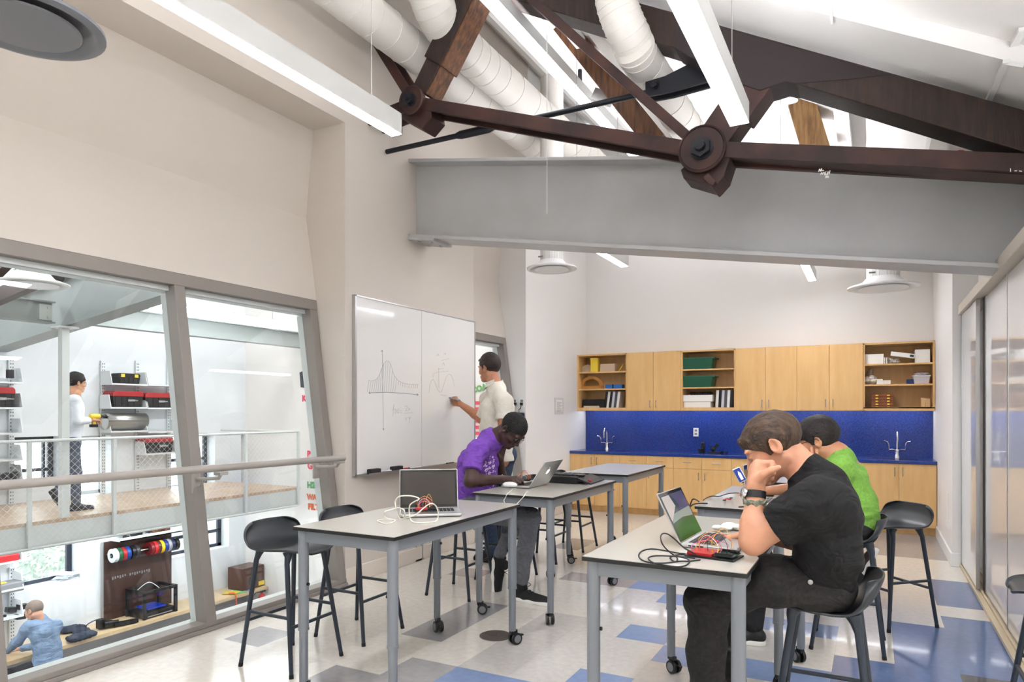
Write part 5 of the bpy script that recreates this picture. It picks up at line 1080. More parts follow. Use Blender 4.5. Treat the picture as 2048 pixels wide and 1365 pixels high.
def skin(name, rgb, rgb2=None):
    m = mat(name, rgb, .48, var=.06, vs=22, bump=.03, bs=160); b = m.node_tree.nodes['Principled BSDF']; b.inputs['Subsurface Weight'].default_value = .12; b.inputs['Subsurface Radius'].default_value = (.02, .008, .004); b.inputs['Subsurface Scale'].default_value = .3; return m
def hairmat(name, a, b): return mat(name, a, .5, rgb2=b, var=.3, vs=60, bump=.9, bs=160, stretch=(.35, 1.6, .35))
def shoe(parent, heel, toe, S, m, sole, name='shoe', up=(0, 0, 1)):
    heel, toe = Vector(heel), Vector(toe); d = (toe-heel).normalized(); u = Vector(up); u = (u-d*u.dot(d)).normalized(); l = u.cross(d)
    P_ = [rc(heel+d*.035*S+u*.045*S, heel+d*.12*S+u*.04*S, .036*S, .038*S, .02), rc(heel+d*.12*S+u*.035*S, toe-d*.04*S+u*.024*S, .038*S, .027*S, .02, n=u, s=.9), rc(heel+d*.05*S+u*.06*S, heel+d*.06*S+u*.095*S, .036*S, .036*S, .02),
          rc(heel+d*.12*S+u*.04*S, toe-d*.05*S+u*.024*S, .041*S, .038*S, .02, n=u, s=.62)]
    for p in P_: p['cut'] = [(heel+u*.016*S, -u), (heel+u*.105*S, u)]
    o = sdf_obj(P_, .004, name, m, parent); Q_ = [rc(heel+d*.04*S+u*.012*S, heel+d*.14*S+u*.012*S, .040*S, .038*S, .03, n=None), rc(heel+d*.14*S+u*.012*S, toe-d*.045*S+u*.012*S, .038*S, .043*S, .03)]
    for p in Q_: p['cut'] = [(heel, -u), (heel+u*.027*S, u)]
    sdf_obj(Q_, .004, 'sole', sole, o)
    b = MB()
    for k in range(4):
        c = heel+d*(.115+.022*k)*S+u*(.085-.0085*k)*S; b.tube([c-l*.02*S-u*.005, c+u*.005*S, c+l*.02*S-u*.005], .0028*S, 5)
    b.tube(spline([heel+d*.11*S+u*.09*S, heel+d*.10*S+u*.125*S+l*.015, heel+d*.13*S+u*.11*S+l*.03, heel+d*.11*S+u*.09*S]), .0022*S, 5); b.build('laces', m, o, smooth='all'); return o
def mixv(a, b, t): return Vector(a).lerp(Vector(b), t)
# ------------------------------------------------------------ person 1: boy in black T-shirt
BLKT = cloth('black_tshirt', (8, 8, 9), fold=.8); JEANB = cloth('charcoal_jeans', (30, 28, 27), .35); SK1 = skin('fair_skin', (196, 142, 112))
def person_black():
    S = 1.12; hd = Head(onY(1547, 893, 2.86), (-.84, -.06, -.52), (-.52, 0, .84), 1.10)
    neck = onY(1628, 962, 2.86); shL = onY(1628, 1003, 2.66); shR = onY(1618, 992, 3.06); chest = onY(1645, 1035, 2.86); mid = onY(1656, 1105, 2.88); pel = onY(1642, 1168, 2.93)
    elL = onY(1506, 1084, 2.66); elL.z = max(elL.z, .84+.048); wrL = onY(1511, 984, 2.71); elR = onY(1625, 1090, 3.12); wrR = onY(1528, 1078, 3.05); wrR.z = .875
    hipL = onY(1642, 1172, 2.83); hipR = onY(1640, 1165, 3.03); knL = onY(1412, 1203, 2.74); knR = onY(1440, 1185, 3.04); anL = V(knL.x+.02, 2.72, .10); anR = V(knR.x+.06, 3.02, .10)
    t = thing('person', 'boy in black T-shirt and dark jeans leaning his chin on his fist', 'person', (-.15, 2.9, 0)); f = Vector((-1, 0, -.25)).normalized(); lat = V(0, 1, 0)
    dn = (mid-chest).normalized(); hN = hd.p(-.035, 0, -.065)
    body = hd.prims()+[rc(hN, neck, .053*S, .060*S, .03), rc(neck, chest, .08, .11, .04), rc(chest+lat*.05, mid+lat*.04, .11, .1, .05), rc(chest-lat*.05, mid-lat*.04, .11, .1, .05), rc(mid, pel+V(0, 0, .05), .09, .09, .05), rc(shL, shR, .055, .055, .04),
        rc(shL, elL, .052*S, .041*S, .03), rc(shR, elR, .052*S, .042*S, .03), rc(elL, mixv(elL, wrL, .35), .040*S, .042*S, .03), rc(mixv(elL, wrL, .3), wrL, .042*S, .028*S, .02, n=V(0, 1, 0), s=.92), rc(elR, wrR, .042*S, .028*S, .02),
        rc(hipL+V(0, 0, .01), knL+V(0, 0, .02), .045, .05, .03), rc(hipR+V(0, 0, .01), knR, .045, .05, .03), rc(knL, anL, .055, .04, .02), rc(knR, anR, .06, .04, .02)]
    hl = hand(wrL+V(-.006, 0, .0), (.06, .55, .82), (1, .1, -.1), (.05, -.82, .55), 1.25, per=((80, 88, 60), (86, 90, 60), (90, 92, 60), (92, 92, 60)), thumb=((.55, -.45, .7), (.85, -.15, .5), (.9, .0, .4)), spread=.03); hl.append(rc(wrL+V(-.002, .01, .02), wrL+V(.006, .04, .075), .032, .038, .02))
    hr = hand(wrR, (-1, -.1, -.05), (0, 0, -1), (0, -1, 0), 1.15, (15, 20, 15)); body += hl+hr
    sdf_obj(body, .0036, 'body', SK1, t)
    face_parts(hd, t, brow=(120, 84, 56))
    H_ = hd.hair((.108, .050, -.108, -.098), .013, -.006, [((.078, -.045, .064), (.088, .02, .068), .015, .015), ((.062, .05, .060), (.088, .03, .062), .013, .012)], side=.006)
    
    nz = noise(.0013, 330, 5, (.25, 1, .25)); n2 = noise(.0016, 90, 9, (.4, 1, .4)); sdf_obj(H_, .004, 'hair', hairmat('brown_hair', (84, 61, 43), (48, 34, 24)), t, lambda P: nz(P)+n2(P))
    cutL = mixv(shL, elL, .62); dL = (elL-shL).normalized(); cutR = mixv(shR, elR, .7); dR = (elR-shR).normalized(); nd = (hN-neck).normalized()
    sh = [rc(chest+lat*.08, mid+lat*.08, .122, .108, .05), rc(chest-lat*.08, mid-lat*.08, .122, .108, .05), rc(mid+lat*.08, pel+lat*.08, .108, .118, .05), rc(mid-lat*.08, pel-lat*.08, .108, .118, .05), rc(shL+V(.02, .06, 0), shR+V(.02, -.06, 0), .090, .090, .08), rc(neck+V(.03, 0, -.03), chest+V(.02, 0, 0), .085, .12, .05)]
    for p in sh: p['cut'] = [(pel+V(0, 0, -.02), (.25, 0, -1))]
    sh += [rc(shL+V(.0, .008, 0), elL+dL*.05, .082, .070, .06, cut=[(cutL, dL)]), rc(shR, elR, .075, .078, .035, cut=[(cutR, dR)]), rc(neck+nd*.12, neck-nd*.03, .068, .092, .03, cut=[(neck+nd*.070, (nd+V(-.35, 0, .1)))])]
    w1 = noise(.008, 22, 3, (1, .35, 1.5)); w2 = noise(.0042, 48, 8, (1, .3, 1.6)); sdf_obj(sh, .0055, 'tshirt', BLKT, t, lambda P: w1(P)+w2(P))
    b = MB(); b.cyl(mixv(neck, neck+nd, .026), mixv(neck, neck+nd, .028), .01) if False else None
    mdL = onY(1545, 1163, 2.76); mdR = onY(1545, 1155, 3.02); sc_ = [((0, 0, .668), (0, 0, -1))]
    tr_ = [rc(hipL, mdL, .105, .090, .04, cut=sc_), rc(hipR, mdR, .105, .090, .04, cut=sc_), rc(mdL, knL, .090, .080, .04), rc(mdR, knR, .09, .08, .04), rc(knL, anL, .079, .066, .03), rc(knR, anR, .079, .066, .03), rc(hipL+V(.0, .02, .0), hipR+V(.0, -.02, 0), .108, .108, .05, cut=sc_)]
    for p in tr_: p['cut'] = list(p['cut'])+[((0, 0, .075), (0, 0, -1))]
    w3 = noise(.006, 26, 12, (1, .4, 1)); w4 = noise(.0035, 65, 6, (1.3, .4, 1)); sdf_obj(tr_, .0055, 'jeans', JEANB, t, lambda P: w3(P)+w4(P))
    b = MB(); q = onY(1621, 1165, 2.72); b.lathe([(.009, 0), (.009, .004), (.004, .007), (.001, .007)], q, 12, (0, -1, 0)); b.build('rivet', M['steel'], t, smooth=True)
    for a in (anL, anR): shoe(t, a+V(.07, 0, -.1), a+V(-.24, -.02, -.1), 1.12, M['black'], M['paper'])
    # wrist: band, bracelet, watch
    ad = (wrL-elL).normalized(); c = mixv(wrL, elL, .06)
    b = MB(); b.cyl(c-ad*.013, c+ad*.013, .0385, n=24); b.build('watch_band', M['black'], t, smooth=True)
    b = MB(); q = c+V(-.035, -.012, .006); b.lathe([(.021, 0), (.021, .010), (.017, .013), (.001, .013)], q, 18, (-.9, -.4, .3)); b.build('watch_face', M['chrome'], t, smooth=True)
    b = MB(); c2 = mixv(wrL, elL, .19); P_ = []
    for k in range(49): a = 2*PI*k/24; P_.append(c2+V(math.cos(a)*.0395, math.sin(a)*.0395, .006*math.sin(k*1.9)))
    b.tube(P_, .005, 6); b.tube([p+V(0, 0, -.008) for p in P_[:25]], .004, 6); b.build('bracelet', mat('bead', (150, 150, 130), .5, rgb2=(60, 80, 70), var=.3, vs=90), t, smooth=True)
    return t
person_black()
# small phone-like card standing at his wrist
q0 = onY(1487, 965, 2.70); q1 = onY(1474, 942, 2.70); ax_ = (q1-q0).normalized(); R = Matrix((V(ax_.z, 0, -ax_.x), V(0, 1, 0), ax_)).transposed(); R = R @ Matrix.Rotation(.35, 3, 'Z')
t = thing('phone', 'small blue-screened phone tilted up beside the wrist of the boy in black', 'phone', q0); b = MB(); cc = (q0+q1)/2+ax_*.006; b.box(cc, (.030, .006, .058), R).build('phone_body', M['alu'], t, bevel=.002)
b = MB(); b.box(cc+R @ V(0, -.0035, 0), (.026, .001, .051), R); b.build('screen', mat('blue_screen', (40, 58, 128), .1, emit=.1), t)
b = MB(); b.prism([(-.004, -.02), (.006, -.02), (.007, .004), (.001, .016), (-.004, .004)], -.0045, -.0043); b.v = [tuple(cc+R @ Vector(v)) for v in b.v]; b.build('white_shape', M['white_pl'], t)
# ------------------------------------------------------------ person 2: boy in green
def person_green():
    S = 1.1; hd = Head(onY(1636, 882, 4.56), (-.95, .10, -.28), (-.28, 0, .95), 1.12); lat = V(0, 1, 0); f = V(-1, 0, -.2).normalized()
    neck = onY(1672, 912, 4.56); shL = onY(1683, 938, 4.38); shR = onY(1672, 930, 4.76); chest = onY(1693, 965, 4.56); mid = onY(1707, 1012, 4.57); pel = onY(1708, 1052, 4.58)
    elL = V(-.40, 4.34, .89); wrL = onY(1630, 950, 4.46); elR = V(-.42, 4.85, .89); wrR = V(-.62, 4.72, .875)
    hipL = pel+V(0, -.1, -.02); hipR = pel+V(0, .1, -.02); knL = V(-.60, 4.44, .64); knR = V(-.50, 4.75, .62); fo = onZ(1438, 1362, 0); anL = V(knL.x-.03, fo.y*.0+4.3, .11); anR = onY(1716, 1158, 4.72)
    t = thing('person', 'boy with glasses in bright green T-shirt with hand over his mouth', 'person', (-.13, 4.55, 0)); hN = hd.p(-.035, 0, -.065)
    body = hd.prims()+[rc(hN, neck, .058*S, .062*S, .03), rc(neck, chest, .08, .11, .04), rc(chest, mid, .14, .12, .05, n=f, s=.8), rc(mid, pel, .12, .13, .05), rc(shL, shR, .055, .055, .04), rc(shL, elL, .048*S, .042*S, .03), rc(shR, elR, .048*S, .042*S, .03), rc(elL, wrL, .04*S, .026*S, .02), rc(elR, wrR, .04*S, .026*S, .02), rc(hipL, knL, .08, .06, .03), rc(hipR, knR, .08, .06, .03), rc(knL, anL, .055, .04), rc(knR, anR, .055, .04)]
    body += hand(wrL, (-.25, .05, 1), (.2, .9, 0), (.9, -.1, .2), 1.15, (22, 25, 18), thumb=((.6, .3, .6), (.5, .4, .7), (.3, .5, .8)), spread=.14)+hand(wrR, (-1, -.1, -.05), (0, 0, -1), (0, -1, 0), 1.1, (15, 20, 15))
    sdf_obj(body, .0055, 'body', skin('warm_skin', (194, 138, 106)), t); face_parts(hd, t, brow=(40, 28, 24)); glasses(hd, t, M['black'])
    nz = noise(.0013, 300, 15, (.25, 1, .25)); n2 = noise(.002, 80, 19, (.4, 1, .4)); sdf_obj(hd.hair((.104, .050, -.10, -.085), .017, .002, [((.085, -.04, .055), (.1, .02, .05), .02, .018), ((.07, .06, .04), (.09, .04, .03), .016, .014)]), .005, 'hair', hairmat('dark_hair', (34, 23, 20), (18, 13, 12)), t, lambda P: nz(P)+n2(P))
    dL = (elL-shL).normalized(); dR = (elR-shR).normalized(); nd = (hN-neck).normalized()
    sh = [rc(chest+lat*.06, mid+lat*.05, .125, .118, .05), rc(chest-lat*.06, mid-lat*.05, .125, .118, .05), rc(mid+lat*.05, pel+lat*.05, .118, .13, .05), rc(mid-lat*.05, pel-lat*.05, .118, .13, .05), rc(shL+V(0, .03, 0), shR+V(0, -.03, 0), .08, .08, .05), rc(neck+V(.02, 0, -.02), chest, .08, .11, .05)]
    for p in sh: p['cut'] = [(pel+V(0, 0, -.035), (.3, 0, -1))]
    sh += [rc(shL, elL, .07, .075, .035, cut=[(mixv(shL, elL, .6), dL)]), rc(shR, elR, .07, .075, .035, cut=[(mixv(shR, elR, .6), dR)]), rc(neck+nd*.03, neck-nd*.03, .078, .08, .02, cut=[(neck+nd*.026, nd)])]
    w1 = noise(.006, 28, 23, (1, .6, 1.3)); w2 = noise(.003, 60, 28); sdf_obj(sh, .006, 'tshirt', cloth('green_tshirt', (122, 172, 70)), t, lambda P: w1(P)+w2(P))
    tr_ = [rc(hipL, knL, .1, .075, .04), rc(hipR, knR, .1, .075, .04), rc(knL, anL, .07, .055, .03), rc(knR, anR, .07, .055, .03), el(pel+V(.0, 0, -.03), (.13, .17, .10), None, .04)]
    sdf_obj(tr_, .007, 'trousers', cloth('black_trousers', (26, 26, 28)), t, noise(.004, 34, 2))
    shoe(t, anL+V(.07, 0, -.11), anL+V(-.24, -.02, -.11), 1.1, M['black'], M['paper']); shoe(t, anR+V(.0, .02, -.06), anR+V(.12, .01, .19), 1.1, mat('brown_shoe', (58, 44, 40), .7), M['paper'], up=(-1, 0, .5))
person_green()
# ------------------------------------------------------------ person 3: boy in purple
PURP = cloth('purple_tshirt', (112, 66, 164)); SK3 = skin('deep_skin', (66, 44, 38)); GREYT = cloth('grey_trousers', (100, 102, 108))
def person_purple():
    S = 1.06; hd = Head(onY(1024, 861, 4.5), (.62, -.12, -.74), (.74, -.05, .62), 1.06); f = V(.78, -.5, 0).normalized(); lat = V(.5, .78, 0).normalized()
    neck = onY(984, 880, 4.5); shR = onY(949, 905, 4.30); shL = onY(980, 893, 4.72); chest = onY(958, 925, 4.5); mid = onY(948, 965, 4.5); pel = onY(946, 1005, 4.5)
    elR = onY(941, 962, 4.16); wrR = onY(1004, 967, 4.36); elL = onY(1003, 962, 4.72); wrL = onY(1000, 922, 4.60); elR.z = .90; wrR = onY(1007, 963, 4.42); wrR.z = .895; elL.z = .885
    hipR = pel+V(0, -.10, -.03); hipL = pel+V(0, .1, -.03); knR = onY(1060, 1038, 4.42); knL = onY(1040, 1035, 4.68); anR = onY(1043, 1165, 4.48); anR.z = .12; anL = onY(1000, 1112, 4.66)
    t = thing('person', 'boy in purple T-shirt and grey trousers bent low over his work', 'person', (-2.75, 4.5, 0)); hN = hd.p(-.04, 0, -.06)
    body = hd.prims()+[rc(hN, neck, .054*S, .060*S, .03), rc(neck, chest, .07, .1, .04), rc(chest, mid, .13, .11, .05, n=f, s=.8), rc(mid, pel, .11, .12, .05), rc(shL, shR, .05, .05, .04), rc(shL, elL, .046*S, .040*S, .03), rc(shR, elR, .050*S, .043*S, .03), rc(elL, wrL, .040*S, .027*S, .02), rc(elR, mixv(elR, wrR, .3), .042*S, .042*S, .03), rc(mixv(elR, wrR, .3), wrR, .042*S, .027*S, .02), rc(hipR, knR, .08, .06, .03), rc(hipL, knL, .08, .06, .03), rc(knR, anR, .05, .036), rc(knL, anL, .05, .036), rc(anR, anR+V(0, 0, -.05), .036, .036)]
    body += hand(wrR, (.95, .1, .05), (0, .3, -1), (-.2, .9, .3), 1.12, (35, 50, 30), thumb=((.8, .5, -.2), (.9, .3, -.3), (.9, .1, -.3)))+hand(wrL, (.25, -.15, 1), (.9, -.3, -.1), (-.2, -.9, 0), 1.1, (12, 18, 15), thumb=((.2, -.8, .5), (.1, -.6, .8), (0, -.4, .9)))
    sdf_obj(body, .0055, 'body', SK3, t); face_parts(hd, t, (30, 20, 16), (24, 18, 16)); glasses(hd, t, M['black'])
    sdf_obj(hd.hair((.100, .052, -.10, -.05), .007, .002), .005, 'hair', mat('short_black_hair', (24, 20, 20), .8, bump=.6, bs=200), t, noise(.0015, 200, 3))
    dL = (elL-shL).normalized(); dR = (elR-shR).normalized(); nd = (hN-neck).normalized()
    sh = [rc(chest+lat*.05, mid+lat*.05, .118, .112, .05), rc(chest-lat*.05, mid-lat*.05, .118, .112, .05), rc(mid+lat*.05, pel+lat*.05, .112, .125, .05), rc(mid-lat*.05, pel-lat*.06, .112, .125, .05), rc(shL-lat*.02, shR+lat*.03, .07, .072, .05), rc(neck+V(-.02, 0, -.02), chest, .075, .105, .05)]
    for p in sh: p['cut'] = [(pel+V(0, 0, -.05), (-.2, 0, -1))]
    sh += [rc(shL, elL, .062, .068, .03, cut=[(mixv(shL, elL, .62), dL)]), rc(shR, elR, .066, .074, .035, cut=[(mixv(shR, elR, .68), dR)]), rc(neck+nd*.08, neck-nd*.03, .068, .088, .03, cut=[(neck+nd*.030, nd)]), rc(neck, mixv(neck, shR, .7), .074, .07, .05), rc(neck, mixv(neck, shL, .7), .072, .066, .05)]
    w1 = noise(.007, 26, 33, (1, .6, 1.3)); w2 = noise(.003, 62, 38); ts = sdf_obj(sh, .0055, 'tshirt', PURP, t, lambda P: w1(P)+w2(P))
    # pale splashed print on the chest: cells of thin patch hugging the shirt
    bpy.context.view_layer.update(); rnd = random.Random(4); b = MB(); dg = bpy.context.evaluated_depsgraph_get(); wi = MW[ts.name].inverted()
    for k in range(420):
        u, v = rnd.gauss(980, 9), rnd.gauss(943, 17)
        if (u-980)**2/130+(v-943)**2/900 > 1.3 or math.sin(u*.9)+math.sin(v*.6+u*.3) < .1: continue
        o_ = wi @ Vector((0, 0, HC)); d_ = ray(u, v).normalized(); hit, loc, nn, _ = ts.ray_cast(o_, d_)
        if hit and nn.dot(f) > .2:
            loc = MW[ts.name] @ loc; a = nn.orthogonal().normalized(); c_ = nn.cross(a); s_ = rnd.uniform(.003, .011); loc = loc+nn*.0012; b.add([loc-a*s_, loc+c_*s_*.6, loc+a*s_*.8, loc-c_*s_*.5], [(0, 1, 2, 3)])
    if b.v: b.build('pale_print', mat('print_lilac', (226, 206, 222), .8), t)
    tr_ = [rc(hipR, knR, .098, .078, .04), rc(hipL, knL, .098, .076, .04), rc(knR, anR+V(0, 0, .02), .075, .050, .03), rc(knL, anL+V(0, 0, .02), .073, .048, .03), el(pel+V(.0, 0, -.04), (.13, .17, .1), None, .04)]
    sdf_obj(tr_, .0065, 'trousers', GREYT, t, lambda P: noise(.004, 34, 2)(P)+noise(.0025, 80, 5)(P))
    MB().cyl(anR+V(0, 0, .03), anR+V(0, 0, -.06), .045, n=18).build('sock', M['black'], t, smooth=True); MB().cyl(anL+V(0, 0, .03), anL+V(-.02, 0, -.05), .043, n=18).build('sock', M['black'], t, smooth=True)
    bk = mat('knit_black', (30, 30, 32), .8, bump=.3, bs=200)
    shoe(t, anR+V(-.08, .0, -.12), anR+V(.27, -.02, -.12), 1.1, bk, M['paper']); shoe(t, anL+V(-.05, 0, -.01), anL+V(-.03, -.03, -.32), 1.05, bk, M['paper'], up=(1, -.1, 0))
    b = MB(); b.tube([wrR+V(-.01, -.03, .0), wrR+V(-.01, 0, .032), wrR+V(-.01, .03, 0), wrR+V(-.01, 0, -.03), wrR+V(-.01, -.03, 0)], .003, 6); b.build('wristband', M['paper'], t)
person_purple()
# ------------------------------------------------------------ person 4: man at the whiteboard
def person_man():
    S = 1.06; Yc = 5.55; hd = Head(onY(979, 738, Yc), (-.97, .18, -.06), (-.06, 0, 1), 1.06); f = V(-.9, .35, 0).normalized(); lat = V(-.35, -.9, 0).normalized()     # his left, towards the viewer
    neck = onY(992, 778, Yc); shL = onY(1006, 803, Yc-.16); shR = onY(978, 797, Yc+.18); chest = onY(995, 818, Yc); mid = onY(993, 862, Yc); pel = onY(995, 915, Yc)
    elL = onY(1006, 876, Yc-.22); wrL = onY(990, 925, Yc-.2); elR = onY(963, 838, Yc+.2); wrR = onY(920, 808, Yc+.17)
    hipL = pel+lat*.09; hipR = pel-lat*.09; knL = V(hipL.x-.02, hipL.y, .53); knR = V(hipR.x-.06, hipR.y, .53); anL = V(hipL.x+.02, hipL.y, .11); anR = V(hipR.x-.05, hipR.y, .11)
    t = thing('person', 'man in white shirt with rolled sleeves writing on the whiteboard', 'person', (pel.x, pel.y, 0)); hN = hd.p(-.03, 0, -.065)
    body = hd.prims()+[rc(hN, neck, .056*S, .062*S, .03), rc(neck, chest, .07, .1, .04), rc(chest, mid, .13, .11, .05, n=f, s=.8), rc(mid, pel, .11, .12, .05), rc(shL, shR, .05, .05, .04), rc(shL, elL, .048*S, .042*S, .03), rc(shR, elR, .048*S, .042*S, .03), rc(elL, wrL, .040*S, .027*S, .02), rc(elR, mixv(elR, wrR, .3), .043*S, .042*S, .03), rc(mixv(elR, wrR, .3), wrR, .042*S, .027*S, .02)]
    body += hand(wrR, (-.95, .1, .22), (.1, .9, -.3), (0, -.2, 1), 1.06, (45, 55, 35), thumb=((-.6, -.2, .6), (-.9, .1, .2), (-.9, .3, 0)))+hand(wrL, (-.3, 0, -1), (-.4, .9, 0), (-1, 0, .1), 1.06, (25, 30, 20))
    sdf_obj(body, .006, 'body', skin('tan_skin', (178, 122, 92)), t); face_parts(hd, t, brow=(50, 34, 26))
    nz = noise(.0014, 280, 15, (.3, 1, .3)); n2 = noise(.002, 80, 19, (.4, 1, .4)); sdf_obj(hd.hair((.105, .058, -.095, -.06), .009, .012, [((.07, -.03, .095), (.095, .01, .085), .018, .016), ((.09, 0, .09), (.115, .01, .08), .010, .005)]), .005, 'hair', hairmat('dark_brown_hair', (44, 29, 21), (24, 16, 13)), t, lambda P: nz(P)+n2(P))
    dL = (elL-shL).normalized(); dR = (elR-shR).normalized(); nd = (hN-neck).normalized(); SHW = cloth('white_shirt', (218, 212, 199), .03, fold=.22)
    sh = [rc(chest+lat*.05, mid+lat*.045, .122, .11, .05), rc(chest-lat*.05, mid-lat*.045, .122, .11, .05), rc(mid+lat*.04, pel+lat*.05, .11, .12, .05), rc(mid-lat*.04, pel-lat*.05, .11, .12, .05), rc(shL-lat*.03, shR+lat*.03, .07, .07, .05), rc(neck+V(0, 0, -.02), chest, .07, .1, .05)]
    for p in sh: p['cut'] = [(pel+V(0, 0, -.03), (0, 0, -1))]
    sh += [rc(shL, elL, .072, .062, .04, cut=[(mixv(shL, elL, .52), dL)]), rc(mixv(shL, elL, .36), mixv(shL, elL, .5), .073, .073, .006, cut=[(mixv(shL, elL, .53), dL), (mixv(shL, elL, .38), -dL)]), rc(shR, elR, .066, .066, .035, cut=[(mixv(shR, elR, .9), dR)]), rc(neck+nd*.10, neck-nd*.03, .066, .080, .03, cut=[(neck+nd*.058, nd-hd.f*.25)]), rc(neck, mixv(neck, shL, .7), .066, .066, .05), rc(neck, mixv(neck, shR, .7), .066, .062, .05)]
    w1 = noise(.006, 26, 43, (1, .6, 1.3)); w2 = noise(.003, 60, 48); sdf_obj(sh, .0065, 'shirt', SHW, t, lambda P: w1(P)+w2(P))
    b = MB(); c0 = neck+nd*.055
    for y in (-1, 1): b.add([c0+hd.f*.070+hd.l*.008*y+V(0, 0, -.02), c0+hd.f*.03+hd.l*.071*y+V(0, 0, .012), c0-hd.f*.05+hd.l*.066*y+V(0, 0, .03), c0-hd.f*.055+hd.l*.074*y+V(0, 0, -.01), c0+hd.f*.045+hd.l*.086*y+V(0, 0, -.04), c0+hd.f*.105+hd.l*.045*y+V(0, 0, -.07)], [(0, 1, 4, 5), (1, 2, 3, 4)])
    o = b.build('collar', SHW, t); so = o.modifiers.new('s', 'SOLIDIFY'); so.thickness = .004
    tr_ = [rc(hipL, knL, .09, .072, .04), rc(hipR, knR, .09, .072, .04), rc(knL, anL, .07, .06, .03), rc(knR, anR, .07, .06, .03), rc(hipL+V(0, 0, .03), hipR+V(0, 0, .03), .105, .105, .05)]
    sdf_obj(tr_, .008, 'jeans', cloth('blue_jeans', (52, 66, 88), .2), t, noise(.004, 34, 2)); shb = mat('dark_shoe', (34, 30, 30), .6)
    for a in (anL, anR): shoe(t, a+V(.06, -.02, -.11), a+V(-.23, .08, -.11), 1.1, shb, M['rubber'])
    return wrR
wm = person_man()
tip = onX(897, 796, -3.712); b = MB(); b.cyl(tip+V(.004, 0, 0), tip+V(.02, 0, -.002), .003, .007, n=8); b.mi(1).cyl(tip+V(.02, 0, -.002), tip+V(.13, .0, -.028), .0085, n=10)
solo(b, 'marker_pen', [M['black'], M['grey_pl']], 'marker held by the man against the whiteboard', 'marker', smooth=True)
# ------------------------------------------------------------ person 5: man walking on the upper walkway
def person_walk():
    S = 1.04; X0 = -9.55; o = lambda u, v, dx=0: onX(u, v, X0+dx); hd = Head(o(153, 767), (.05, 1, -.05), (0, 0, 1), 1.06); lat = V(-1, 0, 0)
    neck = o(149, 789); shR = o(150, 801, .17); shL = o(143, 800, -.17); chest = o(146, 820); mid = o(143, 850); pel = o(142, 882); elR = o(154, 842, .2); wrR = o(180, 842, .12); elL = o(150, 845, -.2); wrL = o(178, 840, -.1)
    hipR = o(145, 888, .09); hipL = o(140, 888, -.09); knR = o(152, 945, .09); knL = o(138, 950, -.09); anR = o(152, 1006, .09); anL = o(112, 985, -.09)
    t = thing('person', 'man with glasses in pale shirt and grey trousers walking on the upper walkway', 'person', (X0, pel.y, .055)); hN = hd.p(-.03, 0, -.065); f = V(0, 1, 0)
    body = hd.prims()+[rc(hN, neck, .056*S, .062*S, .03), rc(chest, mid, .12, .1, .05, n=f, s=.8), rc(neck, chest, .07, .1, .04), rc(mid, pel, .1, .11, .05), rc(elR, wrR, .036, .027), rc(elL, wrL, .036, .027)]+hand(wrR, (.0, 1, .1), (0, .2, -1), (1, 0, .3), 1.05, (40, 50, 30))+hand(wrL, (.0, 1, .1), (1, 0, 0), (0, 0, 1), 1.05, (50, 50, 30))
    sdf_obj(body, .007, 'body', skin('skin_walk', (200, 148, 118)), t); face_parts(hd, t); glasses(hd, t, M['black'])
    sdf_obj(hd.hair((.10, .055, -.10, -.07), .016, .01), .007, 'hair', hairmat('black_hair', (30, 26, 26), (18, 16, 16)), t, noise(.004, 80, 4))
    sh = [rc(chest, mid, .165, .145, .05, n=f, s=.8), rc(mid, pel, .145, .15, .05, n=f, s=.8), rc(shL, shR, .066, .066, .05), rc(shR, elR, .062, .055, .03), rc(elR, mixv(elR, wrR, .8), .052, .046, .02), rc(shL, elL, .062, .055, .03), rc(elL, mixv(elL, wrL, .8), .052, .046, .02), rc(neck, chest, .066, .09, .04)]
    sdf_obj(sh, .008, 'shirt', cloth('pale_shirt', (220, 226, 234), .03, fold=.25), t, noise(.006, 28, 4))
    tr_ = [rc(hipR, knR, .088, .068, .04), rc(hipL, knL, .088, .068, .04), rc(knR, anR, .066, .055, .03), rc(knL, anL, .066, .05, .03), rc(hipR, hipL, .1, .1, .04)]
    sdf_obj(tr_, .008, 'trousers', cloth('slate_trousers', (84, 92, 106)), t, noise(.005, 34, 4)); shoe(t, V(anR.x, anR.y-.08, .056), V(anR.x, anR.y+.24, .056), 1.08, M['black'], M['rubber']); shoe(t, anL+V(0, -.09, .02), anL+V(0, .06, -.22), 1.05, M['black'], M['rubber'], up=(0, 1, .6))
    return wrR
ww = person_walk()
t = thing('power_drill', 'yellow and black power drill carried by the walking man', 'drill', ww+V(0, .1, .0)); p = ww+V(.0, .1, .06)
b = MB(); b.cyl(p+V(0, -.1, 0), p+V(0, .03, 0), .032, n=14); b.box(p+V(0, -.05, -.06), (.035, .04, .1)); b.build('motor_body', M['yellow'], t, smooth=True)
b = MB(); b.cyl(p+V(0, .03, 0), p+V(0, .09, 0), .026, .014, n=12); b.cyl(p+V(0, .09, 0), p+V(0, .16, 0), .004, n=6); b.build('chuck', M['black'], t, smooth=True)
MB().box(p+V(0, -.05, -.13), (.06, .09, .04)).build('battery', M['black'], t, bevel=.005)
